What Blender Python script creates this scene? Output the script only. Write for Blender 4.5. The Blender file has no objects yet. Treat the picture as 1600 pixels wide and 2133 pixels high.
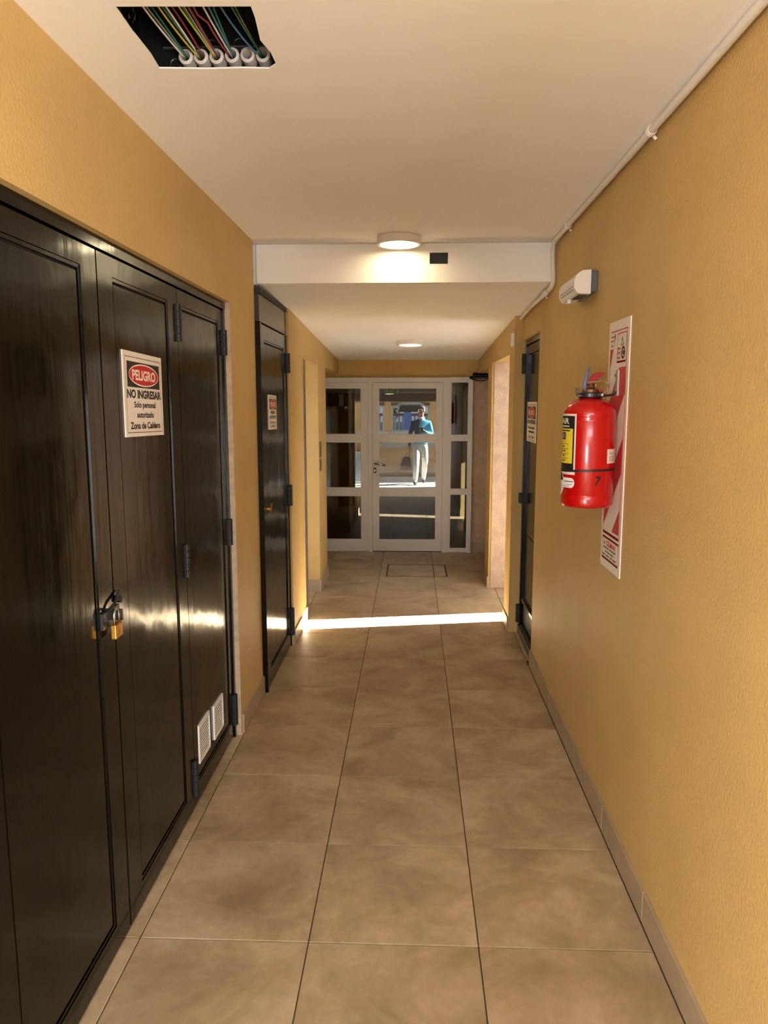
import bpy, bmesh, math, random
from mathutils import Vector, Matrix
C = bpy.context.scene.collection
S = bpy.context.scene
PI = math.pi
random.seed(7)

# ------------------------------------------------------------------ camera
EYE = 1.5625
cam = bpy.data.objects.new('camera', bpy.data.cameras.new('camera'))
C.objects.link(cam); S.camera = cam
cam.location = (0, 0, EYE)
cam.rotation_euler = (PI/2 - math.radians(8.281), 0, math.radians(2.202))
cam.data.sensor_fit = 'VERTICAL'
cam.data.sensor_height = 24.0
cam.data.lens = 24.0 * 1570.0 / 2133.0
cam.data.clip_start = 0.02
cam.data.clip_end = 200

# ------------------------------------------------------------------ sky, sun, added daylight lamps, exposure
w = bpy.data.worlds.new('sky'); S.world = w; w.use_nodes = True
bgn = w.node_tree.nodes['Background']
bgn.inputs['Color'].default_value = (0.60, 0.77, 1.0, 1)
bgn.inputs['Strength'].default_value = 6.0

SUN_EL = math.radians(24.0); SUN_SLANT = 0.182
sd = Vector((-1, -SUN_SLANT, 0)).normalized() * math.cos(SUN_EL) + Vector((0, 0, -math.sin(SUN_EL)))
sun = bpy.data.objects.new('sun', bpy.data.lights.new('sun', 'SUN')); C.objects.link(sun)
sun.data.energy = 280; sun.data.color = (0.94, 0.975, 1.0); sun.data.angle = math.radians(0.5)
sun.rotation_euler = sd.to_track_quat('-Z', 'Y').to_euler()
sun.location = (8, 5, 8)

# area lamps added behind the camera to stand in for open court daylight
def daylight_fill(x, y, z, sx, sy, e, aim, col):
    o = bpy.data.objects.new('entrance_daylight', bpy.data.lights.new('entrance_daylight', 'AREA')); C.objects.link(o)
    o.data.shape = 'RECTANGLE'; o.data.size = sx; o.data.size_y = sy; o.data.energy = e; o.data.color = col
    o.location = (x, y, z)
    o.rotation_euler = (Vector(aim) - Vector((x, y, z))).to_track_quat('-Z', 'Y').to_euler()
daylight_fill(0.0, -2.3, 3.0, 2.6, 1.6, 145, (0, 3.6, .6), (1.0, .99, .97))
daylight_fill(1.75, -3.1, .85, 1.4, 1.5, 480, (-.4, 2.5, 1.6), (1.0, .99, .97))
daylight_fill(-1.75, -3.1, .85, 1.4, 1.5, 320, (.4, 2.5, 1.6), (1.0, .99, .97))

S.view_settings.view_transform = 'Standard'
S.view_settings.look = 'None'
S.view_settings.gamma = 1.0
S.view_settings.use_curve_mapping = False
S.view_settings.exposure = 0.05
S.render.film_transparent = False
try:
    S.cycles.max_bounces = 10; S.cycles.diffuse_bounces = 7; S.cycles.glossy_bounces = 5
    S.cycles.transparent_max_bounces = 12
    S.cycles.use_denoising = True
    S.cycles.sample_clamp_indirect = 12
    S.cycles.caustics_reflective = False
except Exception:
    pass

# ------------------------------------------------------------------ materials
def srgb(r, g, b):
    f = lambda c: (c/255/12.92) if c/255 <= .04045 else ((c/255+.055)/1.055)**2.4
    return (f(r), f(g), f(b), 1)

MATS = {}
def mat(name, col, rough=.5, metal=0, spec=.5, var=0, vscale=6, bump=0, bscale=80, coords='pos', emit=None, estr=0, stretch=(1, 1, 1), coat=0, detail=4):
    if name in MATS: return MATS[name]
    m = bpy.data.materials.new(name); m.use_nodes = True
    nt = m.node_tree; n = nt.nodes; l = nt.links
    p = n['Principled BSDF']
    if len(col) == 3: col = (*col, 1)
    p.inputs['Base Color'].default_value = col
    p.inputs['Roughness'].default_value = rough
    p.inputs['Metallic'].default_value = metal
    p.inputs['Specular IOR Level'].default_value = spec
    p.inputs['Coat Weight'].default_value = coat
    if emit:
        p.inputs['Emission Color'].default_value = (*emit[:3], 1); p.inputs['Emission Strength'].default_value = estr
    src = None
    if var or bump:
        if coords == 'pos':
            g = n.new('ShaderNodeNewGeometry'); src = g.outputs['Position']
        else:
            g = n.new('ShaderNodeTexCoord'); src = g.outputs['Object']
        mp = n.new('ShaderNodeMapping'); mp.inputs['Scale'].default_value = stretch
        l.new(src, mp.inputs['Vector']); src = mp.outputs['Vector']
    if var:
        t = n.new('ShaderNodeTexNoise'); t.inputs['Scale'].default_value = vscale; t.inputs['Detail'].default_value = detail
        l.new(src, t.inputs['Vector'])
        r = n.new('ShaderNodeMapRange'); r.inputs[1].default_value = .3; r.inputs[2].default_value = .7
        r.inputs[3].default_value = 1-var; r.inputs[4].default_value = 1+var
        l.new(t.outputs['Fac'], r.inputs[0])
        mx = n.new('ShaderNodeVectorMath'); mx.operation = 'SCALE'; mx.inputs[0].default_value = col[:3]
        l.new(r.outputs[0], mx.inputs['Scale']); l.new(mx.outputs[0], p.inputs['Base Color'])
    if bump:
        t = n.new('ShaderNodeTexNoise'); t.inputs['Scale'].default_value = bscale; t.inputs['Detail'].default_value = 3
        l.new(src, t.inputs['Vector'])
        b = n.new('ShaderNodeBump'); b.inputs['Strength'].default_value = bump; b.inputs['Distance'].default_value = .004
        l.new(t.outputs['Fac'], b.inputs['Height']); l.new(b.outputs[0], p.inputs['Normal'])
    MATS[name] = m
    return m

OCHRE = mat('ochre_paint', (0.55, 0.372, 0.14), .55, spec=.25, var=.05, vscale=3, bump=.42, bscale=110)
CEIL = mat('ceiling_paint', (0.88, 0.87, 0.855), .8, var=.02, vscale=2, bump=.08, bscale=60)
WHITE = mat('white_plastic', (0.80, 0.77, 0.72), .4)
PIPEW = mat('painted_pipe', (0.74, 0.69, 0.62), .6, bump=.5, bscale=60)
FRAMEW = mat('white_door_paint', (0.66, 0.67, 0.69), .35)
PINK = mat('raw_stucco', (0.50, 0.365, 0.26), .9, var=.12, vscale=14, bump=1.0, bscale=90)
BASE = mat('skirting_tile', (0.36, 0.27, 0.17), .45, var=.10, vscale=9)
GROUT = mat('grout', (0.075, 0.055, 0.038), .9)
STEEL = mat('steel', (0.55, 0.52, 0.50), .25, metal=1)
DARKSTEEL = mat('dark_steel', (0.05, 0.05, 0.055), .35, metal=.7)
BRASS = mat('brass', (0.60, 0.28, 0.05), .42, metal=1)
BLACKM = mat('matt_black', (0.006, 0.006, 0.006), .6)
SHADOWGAP = mat('joint_black', (0.003, 0.003, 0.003), .8)
RED = mat('red_enamel', (0.50, 0.003, 0.004), .25, coat=.35)
REDP = mat('red_print', (0.55, 0.012, 0.018), .5)
SIGNW = mat('sign_white', (0.78, 0.70, 0.60), .5)
INK = mat('ink_black', (0.012, 0.012, 0.012), .5)
YEL = mat('label_yellow', (0.72, 0.58, 0.03), .5)
SILVER = mat('silver_metal', (0.7, 0.68, 0.66), .2, metal=1)
RUBBER = mat('black_rubber', (0.01, 0.01, 0.01), .5)

def black_paint():
    m = bpy.data.materials.new('gloss_black_paint'); m.use_nodes = True
    n = m.node_tree.nodes; l = m.node_tree.links; p = n['Principled BSDF']
    p.inputs['Base Color'].default_value = (0.0035, 0.003, 0.002, 1)
    p.inputs['Roughness'].default_value = .13
    p.inputs['Specular IOR Level'].default_value = .26
    g = n.new('ShaderNodeNewGeometry')
    mp = n.new('ShaderNodeMapping'); mp.inputs['Scale'].default_value = (60, 60, 2.2)
    l.new(g.outputs['Position'], mp.inputs['Vector'])
    t = n.new('ShaderNodeTexNoise'); t.inputs['Scale'].default_value = 1.0; t.inputs['Detail'].default_value = 4
    l.new(mp.outputs[0], t.inputs['Vector'])
    t2 = n.new('ShaderNodeTexNoise'); t2.inputs['Scale'].default_value = 5.0; t2.inputs['Detail'].default_value = 2
    l.new(g.outputs['Position'], t2.inputs['Vector'])
    b = n.new('ShaderNodeBump'); b.inputs['Strength'].default_value = .22; b.inputs['Distance'].default_value = .0010
    l.new(t.outputs['Fac'], b.inputs['Height'])
    b2 = n.new('ShaderNodeBump'); b2.inputs['Strength'].default_value = .35; b2.inputs['Distance'].default_value = .008
    l.new(t2.outputs['Fac'], b2.inputs['Height']); l.new(b.outputs[0], b2.inputs['Normal'])
    l.new(b2.outputs[0], p.inputs['Normal'])
    r = n.new('ShaderNodeMapRange'); r.inputs[3].default_value = .08; r.inputs[4].default_value = .20
    l.new(t.outputs['Fac'], r.inputs[0]); l.new(r.outputs[0], p.inputs['Roughness'])
    return m
BLACK = black_paint()

def tile_mat():
    m = bpy.data.materials.new('porcelain_tile'); m.use_nodes = True
    n = m.node_tree.nodes; l = m.node_tree.links; p = n['Principled BSDF']
    oi = n.new('ShaderNodeObjectInfo'); g = n.new('ShaderNodeNewGeometry')
    sc = n.new('ShaderNodeVectorMath'); sc.operation = 'SCALE'; sc.inputs[0].default_value = (7, 13, 5); l.new(oi.outputs['Random'], sc.inputs['Scale'])
    ad = n.new('ShaderNodeVectorMath'); l.new(g.outputs['Position'], ad.inputs[0]); l.new(sc.outputs[0], ad.inputs[1])
    t1 = n.new('ShaderNodeTexNoise'); t1.inputs['Scale'].default_value = 3.2; t1.inputs['Detail'].default_value = 6; t1.inputs['Roughness'].default_value = .62; t1.inputs['Distortion'].default_value = .6
    l.new(ad.outputs[0], t1.inputs['Vector'])
    cr = n.new('ShaderNodeValToRGB'); e = cr.color_ramp.elements
    e[0].position = .30; e[0].color = (0.265, 0.183, 0.094, 1); e[1].position = .72; e[1].color = (0.53, 0.405, 0.25, 1)
    k = cr.color_ramp.elements.new(.5); k.color = (0.395, 0.287, 0.162, 1)
    l.new(t1.outputs['Fac'], cr.inputs[0])
    t2 = n.new('ShaderNodeTexNoise'); t2.inputs['Scale'].default_value = 26; t2.inputs['Detail'].default_value = 5
    l.new(ad.outputs[0], t2.inputs['Vector'])
    r = n.new('ShaderNodeMapRange'); r.inputs[1].default_value = .3; r.inputs[2].default_value = .7; r.inputs[3].default_value = .93; r.inputs[4].default_value = 1.07
    l.new(t2.outputs['Fac'], r.inputs[0])
    mx = n.new('ShaderNodeVectorMath'); mx.operation = 'SCALE'; l.new(cr.outputs[0], mx.inputs[0]); l.new(r.outputs[0], mx.inputs['Scale'])
    l.new(mx.outputs[0], p.inputs['Base Color'])
    p.inputs['Roughness'].default_value = .42; p.inputs['Specular IOR Level'].default_value = .4
    return m
TILE = tile_mat()

def glass_mat():
    m = bpy.data.materials.new('dark_reflective_glass'); m.use_nodes = True
    n = m.node_tree.nodes; l = m.node_tree.links
    for x in list(n): n.remove(x)
    o = n.new('ShaderNodeOutputMaterial'); mix = n.new('ShaderNodeMixShader')
    tr = n.new('ShaderNodeBsdfTransparent'); tr.inputs[0].default_value = (0.26, 0.255, 0.24, 1)
    gl = n.new('ShaderNodeBsdfGlossy'); gl.inputs['Roughness'].default_value = 0.0; gl.inputs[0].default_value = (.95, .97, .95, 1)
    mix.inputs[0].default_value = .05
    l.new(tr.outputs[0], mix.inputs[1]); l.new(gl.outputs[0], mix.inputs[2]); l.new(mix.outputs[0], o.inputs[0])
    return m
GLASS = glass_mat()

# ------------------------------------------------------------------ mesh helpers
def wl(o):
    v = Vector((0, 0, 0))
    while o is not None:
        v += o.location; o = o.parent
    return v

def obj(name, bm, m=None, parent=None, smooth=False, **props):
    """link a bmesh given in world coordinates as one object"""
    me = bpy.data.meshes.new(name)
    if parent is not None:
        bmesh.ops.translate(bm, vec=-wl(parent), verts=bm.verts)
    bmesh.ops.recalc_face_normals(bm, faces=bm.faces)
    bm.to_mesh(me); bm.free()
    if isinstance(m, (list, tuple)):
        for x in m: me.materials.append(x)
    elif m: me.materials.append(m)
    if smooth:
        for p in me.polygons: p.use_smooth = True
    o = bpy.data.objects.new(name, me); C.objects.link(o)
    if parent is not None: o.parent = parent
    for k, v in props.items(): o[k] = v
    return o

def thing(name, label, cat, loc, group=None, kind=None):
    o = bpy.data.objects.new(name, None); C.objects.link(o); o.location = loc
    o.empty_display_size = .05
    tag(o, label, cat, group, kind); return o

def tag(o, label=None, cat=None, group=None, kind=None):
    if label: o['label'] = label
    if cat: o['category'] = cat
    if group: o['group'] = group
    if kind: o['kind'] = kind
    return o

def struct(name, bm, m, label=None, cat=None, smooth=False):
    o = obj(name, bm, m, None, smooth); return tag(o, label, cat, None, 'structure')

def box(bm, x0, x1, y0, y1, z0, z1, bev=0, mi=0):
    v = [bm.verts.new(p) for p in ((x0, y0, z0), (x1, y0, z0), (x1, y1, z0), (x0, y1, z0), (x0, y0, z1), (x1, y0, z1), (x1, y1, z1), (x0, y1, z1))]
    fs = [bm.faces.new([v[i] for i in q]) for q in ((0, 3, 2, 1), (4, 5, 6, 7), (0, 1, 5, 4), (1, 2, 6, 5), (2, 3, 7, 6), (3, 0, 4, 7))]
    for f in fs: f.material_index = mi
    if bev:
        es = {e for f in fs for e in f.edges}
        bmesh.ops.bevel(bm, geom=list(es), offset=bev, segments=2, affect='EDGES', profile=.5)
    return fs

def B(*args, bev=0):
    bm = bmesh.new(); box(bm, *args, bev=bev); return bm

def boxes(*lst, bev=0):
    bm = bmesh.new()
    for a in lst: box(bm, *a, bev=bev)
    return bm

def frame_of(d):
    d = d.normalized(); a = Vector((0, 0, 1)) if abs(d.z) < .9 else Vector((1, 0, 0))
    u = d.cross(a).normalized(); return u, d.cross(u).normalized()

def tube(bm, pts, r, seg=10, caps=True):
    pts = [Vector(p) for p in pts]; rings = []
    n = len(pts); u = None
    for i, p in enumerate(pts):
        d = (pts[min(i+1, n-1)] - pts[max(i-1, 0)])
        if u is None: u, v = frame_of(d)
        else:
            d = d.normalized(); u = (u - d*u.dot(d)).normalized(); v = d.cross(u)
        rr = r[i] if isinstance(r, (list, tuple)) else r
        rings.append([bm.verts.new(p + (u*math.cos(2*PI*k/seg) + v*math.sin(2*PI*k/seg))*rr) for k in range(seg)])
    for a, b in zip(rings, rings[1:]):
        for k in range(seg): bm.faces.new((a[k], a[(k+1) % seg], b[(k+1) % seg], b[k]))
    if caps: bm.faces.new(rings[0][::-1]); bm.faces.new(rings[-1])
    return bm

def lathe(bm, cx, cy, prof, seg=40, axis=(0, 0, 1), org=None):
    """prof: (radius, height) pairs round a vertical axis"""
    rings = []
    for r, z in prof:
        if r < 1e-6: rings.append([bm.verts.new((cx, cy, z))])
        else: rings.append([bm.verts.new((cx+r*math.cos(2*PI*k/seg), cy+r*math.sin(2*PI*k/seg), z)) for k in range(seg)])
    for a, b in zip(rings, rings[1:]):
        for k in range(seg):
            q = (k+1) % seg
            if len(a) == 1: bm.faces.new((a[0], b[q], b[k]))
            elif len(b) == 1: bm.faces.new((a[k], a[q], b[0]))
            else: bm.faces.new((a[k], a[q], b[q], b[k]))
    return bm

def prism(bm, poly, fn, t0, t1):
    """poly: 2D points; fn(x, y, t) -> world; solid between t0 and t1"""
    a = [bm.verts.new(fn(x, y, t0)) for x, y in poly]; b = [bm.verts.new(fn(x, y, t1)) for x, y in poly]
    bm.faces.new(a[::-1]); bm.faces.new(b)
    for i in range(len(poly)):
        j = (i+1) % len(poly); bm.faces.new((a[i], a[j], b[j], b[i]))
    return bm

def text_shape(s, cap, bold=0, width=None, align='C', origin=(0, 0)):
    """lettering as a list of (2D points, triangles): centred on origin, capital height cap"""
    cu = bpy.data.curves.new('lettering', 'FONT'); cu.body = s; cu.size = 1; cu.offset = bold; cu.resolution_u = 3
    to = bpy.data.objects.new('lettering', cu); C.objects.link(to)
    dg = bpy.context.evaluated_depsgraph_get(); dg.update()
    me = bpy.data.meshes.new_from_object(to.evaluated_get(dg))
    bpy.data.objects.remove(to); bpy.data.curves.remove(cu)
    vs = [v.co.copy() for v in me.vertices]; fs = [list(p.vertices) for p in me.polygons]
    bpy.data.meshes.remove(me)
    if not vs: return [], []
    x0 = min(v.x for v in vs); x1 = max(v.x for v in vs)
    capu = .70 + 2*bold
    sy = cap/capu; sx = sy if width is None else width/(x1-x0)
    ox = (x0+x1)/2 if align == 'C' else x0
    return [(origin[0]+(v.x-ox)*sx, origin[1]+(v.y+bold)*sy) for v in vs], fs

def put_text(bm, shape, fn):
    vs, fs = shape
    bv = [bm.verts.new(fn(x, y)) for x, y in vs]
    for f in fs:
        try: bm.faces.new([bv[i] for i in f])
        except ValueError: pass

def flat(poly_list, fn):
    bm = bmesh.new()
    for poly in poly_list: bm.faces.new([bm.verts.new(fn(x, y)) for x, y in poly])
    return bm

def rect(x0, x1, y0, y1): return [(x0, y0), (x1, y0), (x1, y1), (x0, y1)]
def ell(cx, cy, rx, ry, n=36): return [(cx+rx*math.cos(2*PI*k/n), cy+ry*math.sin(2*PI*k/n)) for k in range(n)]
def ring_quads(cx, cy, rx, ry, t, n=36):
    a = ell(cx, cy, rx, ry, n); b = ell(cx, cy, rx-t, ry-t, n)
    return [[a[k], a[(k+1) % n], b[(k+1) % n], b[k]] for k in range(n)]
def outline(x0, x1, y0, y1, t):
    return [rect(x0, x1, y0, y0+t), rect(x0, x1, y1-t, y1), rect(x0, x0+t, y0+t, y1-t), rect(x1-t, x1, y0+t, y1-t)]

# ------------------------------------------------------------------ floor and its tiles
HLOW = lambda y: 2.165 - .0452*(y-3.98)          # the low ceiling slopes down towards the door
floor = tag(obj('floor', B(-1.4, 1.0, -1.2, 7.92, -.12, -.006), GROUT), 'beige square porcelain tile floor of the corridor', 'floor', None, 'structure')
ROW0, ROW = 1.990, .4958
tile_cache = {}
def add_tile(x0, x1, y0, y1, parent, name='tile', z=0.0):
    g = .0018
    key = (round(x1-x0, 3), round(y1-y0, 3))
    if key not in tile_cache:
        hx, hy = (x1-x0)/2-g, (y1-y0)/2-g; c = .0015
        bm = bmesh.new()
        lo = [bm.verts.new((sx*hx, sy*hy, -.008)) for sx, sy in ((-1, -1), (1, -1), (1, 1), (-1, 1))]
        mi = [bm.verts.new((sx*hx, sy*hy, -c*.6)) for sx, sy in ((-1, -1), (1, -1), (1, 1), (-1, 1))]
        hi = [bm.verts.new((sx*(hx-c), sy*(hy-c), 0)) for sx, sy in ((-1, -1), (1, -1), (1, 1), (-1, 1))]
        for a, b in ((lo, mi), (mi, hi)):
            for k in range(4): bm.faces.new((a[k], a[(k+1) % 4], b[(k+1) % 4], b[k]))
        bm.faces.new(hi)
        me = bpy.data.meshes.new('tile'); bm.to_mesh(me); bm.free(); me.materials.append(TILE); tile_cache[key] = me
    o = bpy.data.objects.new(name, tile_cache[key]); C.objects.link(o); o.parent = parent
    o.location = ((x0+x1)/2, (y0+y1)/2, z + random.uniform(-.0003, .0003))
    return o
cover = (-.24, .32, 6.68, 7.19)
for k in range(-6, 13):
    y0 = ROW0 + (k-1)*ROW; y1 = y0 + ROW
    y1 = min(y1, 7.92)
    if y1 - y0 < .03: continue
    for i, (x0, x1) in enumerate(((-1.38, -.797), (-.797, -.298), (-.298, .198), (.198, .6990), (.6990, .98))):
        if i == 4 and y1 < 4.9: continue
        if i == 0 and y1 < 4.9: x0 = -.95
        if i in (1, 2, 3) and y1 > cover[2] and y0 < cover[3]:        # tiles are cut round the inspection cover
            cx0, cx1, cy0, cy1 = cover
            ox0, ox1 = max(x0, cx0), min(x1, cx1); oy0, oy1 = max(y0, cy0), min(y1, cy1)
            if ox1 > ox0 and oy1 > oy0:
                for a in ((x0, x1, y0, oy0), (x0, x1, oy1, y1), (x0, ox0, oy0, oy1), (ox1, x1, oy0, oy1)):
                    if a[1]-a[0] > .012 and a[3]-a[2] > .012: add_tile(*a, floor)
                continue
        add_tile(x0, x1, y0, y1, floor)

# inspection cover let into the lobby floor
cv = thing('inspection_cover', 'rectangular inspection cover let into the tiled floor before the glass door', 'floor cover', (.04, 6.935, 0))
bm = boxes((-.24, .32, 6.68, 6.688, -.006, .001), (-.24, .32, 7.182, 7.19, -.006, .001), (-.24, -.232, 6.688, 7.182, -.006, .001), (.312, .32, 6.688, 7.182, -.006, .001))
obj('rim', bm, mat('rusty_rim', (.10, .055, .03), .6), cv)
for a in ((-.228, .196, 6.692, 7.178), (.200, .308, 6.692, 7.178)):
    t = add_tile(*a, cv); t.location = t.location - wl(cv)

# ------------------------------------------------------------------ walls
wall_left = struct('wall_left', boxes(
    (-1.0, -.805, -.9, .90, 0, 2.5), (-1.0, -.805, .90, 3.372, 1.995, 2.5), (-1.0, -.805, 3.372, 3.885, 0, 2.5),
    (-1.0, -.90, .90, 3.372, 0, 1.995)), OCHRE, 'ochre painted wall above and beside the black folding doors', 'wall')
struct('wall_left', boxes(
    (-1.0, -.768, 4.712, 5.30, 0, 2.4), (-1.0, -.87, 3.885, 4.712, 0, 2.4)), OCHRE, 'ochre wall between the narrow black door and the lift recess', 'wall')
struct('wall_left', boxes((-1.5, -.768, 5.30, 7.92, 1.862, 2.4)), OCHRE, 'ochre lintel over the lift recess on the left', 'wall')
struct('wall_left', B(-1.5, -.768, 6.12, 6.66, 0, 1.862), OCHRE, 'ochre pillar with the two call plates', 'pillar')
struct('wall_left', B(-1.5, -1.35, 5.2, 7.92, 0, 1.862), OCHRE, 'ochre back wall of the left recess', 'wall')
struct('wall_right', boxes(
    (.71, .92, -.9, 4.372, 0, 2.5), (.71, .92, 4.372, 5.045, 1.962, 2.4), (.80, .92, 4.372, 5.045, 0, 1.962)), OCHRE, 'long ochre wall carrying the fire extinguisher', 'wall')
struct('wall_right', boxes(
    (.66, .78, 5.045, 5.30, 0, 2.4), (.66, .78, 5.30, 6.30, 1.885, 2.4), (.66, .95, 6.30, 7.92, 1.855, 2.4)), OCHRE, 'ochre wall and lintels beyond the vented black door', 'wall')
struct('wall_right', B(.645, 1.05, 6.31, 6.62, 0, 1.885), OCHRE, 'ochre faced pillar beyond the side opening', 'pillar')
struct('wall_right', B(.664, 1.60, 6.298, 6.312, 0, 1.885), PINK, 'unpainted stucco reveal of the side opening', 'wall')
struct('wall_right', B(.90, 1.05, 6.62, 7.92, 0, 1.855), OCHRE, 'side wall of the recess right of the glass door', 'wall')
struct('wall_back', boxes((.607, .95, 7.84, 7.95, 0, 1.862)), PINK, 'bare stucco strip right of the glass door frame', 'wall')
struct('wall_back', boxes((-1.5, 1.05, 7.84, 7.95, 1.815, 2.4)), OCHRE, 'ochre wall strip above the white glass door', 'wall')
struct('wall_back', B(-1.5, -1.18, 7.84, 7.95, 0, 1.815), OCHRE, 'hidden wall end left of the glass door', 'wall')

# ceilings: the high one has a rough hole cut in it
H = [(-.611, 1.645), (-.335, 1.655), (-.336, 1.70), (-.345, 1.80), (-.333, 1.86), (-.331, 1.92), (-.352, 1.944), (-.42, 1.938), (-.50, 1.940), (-.617, 1.932), (-.612, 1.86), (-.614, 1.75)]
O = [(-1.0, -.9), (.95, -.9), (.95, -.9), (.95, .5), (.95, 2.4), (.95, 3.99), (.95, 3.99), (.3, 3.99), (-.4, 3.99), (-1.0, 3.99), (-1.0, 2.4), (-1.0, .5)]
bm = bmesh.new()
def slab(z0, z1):
    n = len(H)
    for zz in (z0, z1):
        h = [bm.verts.new((*p, zz)) for p in H]; o_ = [bm.verts.new((*p, zz)) for p in O]
        for k in range(n):
            q = (k+1) % n
            try:
                if O[k] == O[q]: bm.faces.new((o_[k], h[q], h[k]))
                else: bm.faces.new((o_[k], o_[q], h[q], h[k]))
            except ValueError: pass
        if zz == z0: first = h
    for k in range(n): bm.faces.new((first[k], first[(k+1) % n], h[(k+1) % n], h[k]))
slab(2.36, 2.3635)
struct('ceiling', bm, CEIL, 'high white plaster ceiling with a rough hole', 'ceiling')
bm = bmesh.new()
prism(bm, [(3.996, HLOW(3.996)), (7.92, HLOW(7.92)), (7.92, 2.5), (3.996, 2.5)], lambda y, z, t: (t, y, z), -1.5, 1.0)
struct('ceiling', bm, CEIL, 'lower white ceiling sloping down to the glass door', 'ceiling')
struct('roof', boxes((-1.5, 1.05, -.9, 7.95, 2.56, 2.66), (-1.0, .95, -.9, -.86, 2.3645, 2.56)), CEIL, 'roof slab over the ceiling', 'roof')
struct('ceiling_beam', boxes(
    (-.806, .079, 3.965, 3.995, 2.165, 2.345), (.171, .712, 3.965, 3.995, 2.165, 2.345),
    (.079, .171, 3.965, 3.995, 2.165, 2.256), (.079, .171, 3.965, 3.995, 2.311, 2.345),
    (-.806, .712, 3.980, 3.995, 2.345, 2.359)), CEIL, 'white ceiling beam step with a small square hole', 'beam')

# skirting: tile pieces standing on the floor
def skirting(name, pieces, label):
    r = thing(name, label, 'skirting', (pieces[0][0], pieces[0][2], 0), None, 'structure')
    for a in pieces: obj('tile', B(*a, bev=.0015), BASE, r)
k0 = [(.70, .711, y, min(y+.494, 4.372)-.002, 0, .098) for y in [-.86+.4958*i for i in range(11)] if y < 4.3]
skirting('baseboard_right', k0, 'grey brown tile skirting along the right wall')
skirting('baseboard_right', [(.650, .661, 5.05, 5.30, 0, .10)], 'short tile skirting past the vented black door')
skirting('baseboard_right', [(.634, .646, 6.30, 6.62, 0, .095)], 'tile skirting on the right pillar')
skirting('baseboard_left', [(-.806, -.795, 3.38, 3.885, 0, .095)], 'tile skirting between the two black doors')
skirting('baseboard_left', [(-.769, -.757, 4.715, 5.312, 0, .095)], 'sunlit tile skirting past the narrow black door')
skirting('baseboard_left', [(-1.34, -.756, 6.108, 6.121, 0, .098), (-.769, -.756, 6.121, 6.66, 0, .098)], 'tile skirting round the left pillar')
skirting('baseboard_back', [(.607, .90, 7.828, 7.841, 0, .10)], 'tile skirting right of the glass door')

# worn plaster reveal of the folding doors
struct('trim_1', boxes((-.86, -.8052, 3.362, 3.3725, 0, 1.995)), mat('raw_plaster', (.50, .37, .25), .9, var=.15, vscale=25, bump=.6, bscale=70), 'bare plaster edge beside the black folding doors', 'trim')
# metal jamb of the lift
struct('trim_2', B(-.95, -.774, 5.302, 5.46, 0, 1.86), mat('lift_jamb', (.42, .37, .35), .3, metal=.9), 'brushed metal jamb of the lift recess', 'trim')

# ------------------------------------------------------------------ black folding doors on the left (door_1)
XD = -.835
d1 = thing('door_1', 'tall black glossy steel folding doors filling the left wall', 'door', (-.86, .9, 0), None, 'structure')
obj('frame', boxes((-.89, -.826, .90, 3.362, 1.962, 1.994, ), (-.89, -.828, 3.335, 3.361, 0, 1.962), (-.89, -.828, .90, .93, 0, 1.962)), BLACK, d1)
def leaf(parent, y0, y1, py0, py1, z0=.012, z1=1.958, pz0=.085, pz1=1.905, xf=XD, sgn=1, xb=-.87):
    """steel leaf: raised stiles and rails round a recessed panel; sgn=+1 faces +x"""
    X = lambda d: xf - sgn*d
    bm = bmesh.new(); bv = .0025
    for a in ((y0, py0, z0, z1), (py1, y1, z0, z1), (py0, py1, z0, pz0), (py0, py1, pz1, z1)):
        xa, xc = sorted((xb, xf)); box(bm, xa, xc, a[0], a[1], a[2], a[3])
    # narrow glazing bead round the panel
    bw = .010
    for a in ((py0, py0+bw, pz0, pz1), (py1-bw, py1, pz0, pz1), (py0+bw, py1-bw, pz0, pz0+bw), (py0+bw, py1-bw, pz1-bw, pz1)):
        xa, xc = sorted((xb, X(.003))); box(bm, xa, xc, *a)
    lf = obj('leaf', bm, BLACK, parent)
    g = .008
    xa, xc = sorted((xb, X(.005)))
    obj('panel', B(xa, xc, py0+bw+g, py1-bw-g, pz0+bw+g, pz1-bw-g), BLACK, lf)
    xa, xc = sorted((xb, X(.012)))
    obj('panel_joint', B(xa, xc, py0+bw-.001, py1-bw+.001, pz0+bw-.001, pz1-bw+.001), SHADOWGAP, lf)
    return lf
lA = leaf(d1, 1.30, 2.018, 1.41, 1.925)
lA0 = leaf(d1, .935, 1.294, 1.02, 1.22)
lB = leaf(d1, 2.026, 2.700, 2.125, 2.60)
lC = leaf(d1, 2.705, 3.332, 2.76, 3.275)
obj('joint_strip', boxes((-.868, -.8385, 2.018, 2.026, .012, 1.958), (-.868, -.840, 2.700, 2.705, .012, 1.958)), SHADOWGAP, d1)
def hinge(parent, x, y, z0, z1, r=.011, plate=.0, sgn=1):
    bm = bmesh.new(); n = 5; h = (z1-z0)/n
    for i in range(n): tube(bm, [(x, y, z0+i*h+.001), (x, y, z0+(i+1)*h-.001)], r, 12)
    if plate: box(bm, min(x, x-sgn*.012), max(x, x-sgn*.012), y-plate, y+plate, z0, z1)
    return obj('hinge', bm, BLACKM, parent)
for z in ((1.775, 1.905), (.92, 1.045), (.055, .20)): hinge(d1, -.832, 2.703, *z, r=.012, plate=.022)
for z in ((1.765, 1.875), (.92, 1.04), (.06, .21)): hinge(d1, -.828, 3.343, *z, r=.012, plate=.020)
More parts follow.
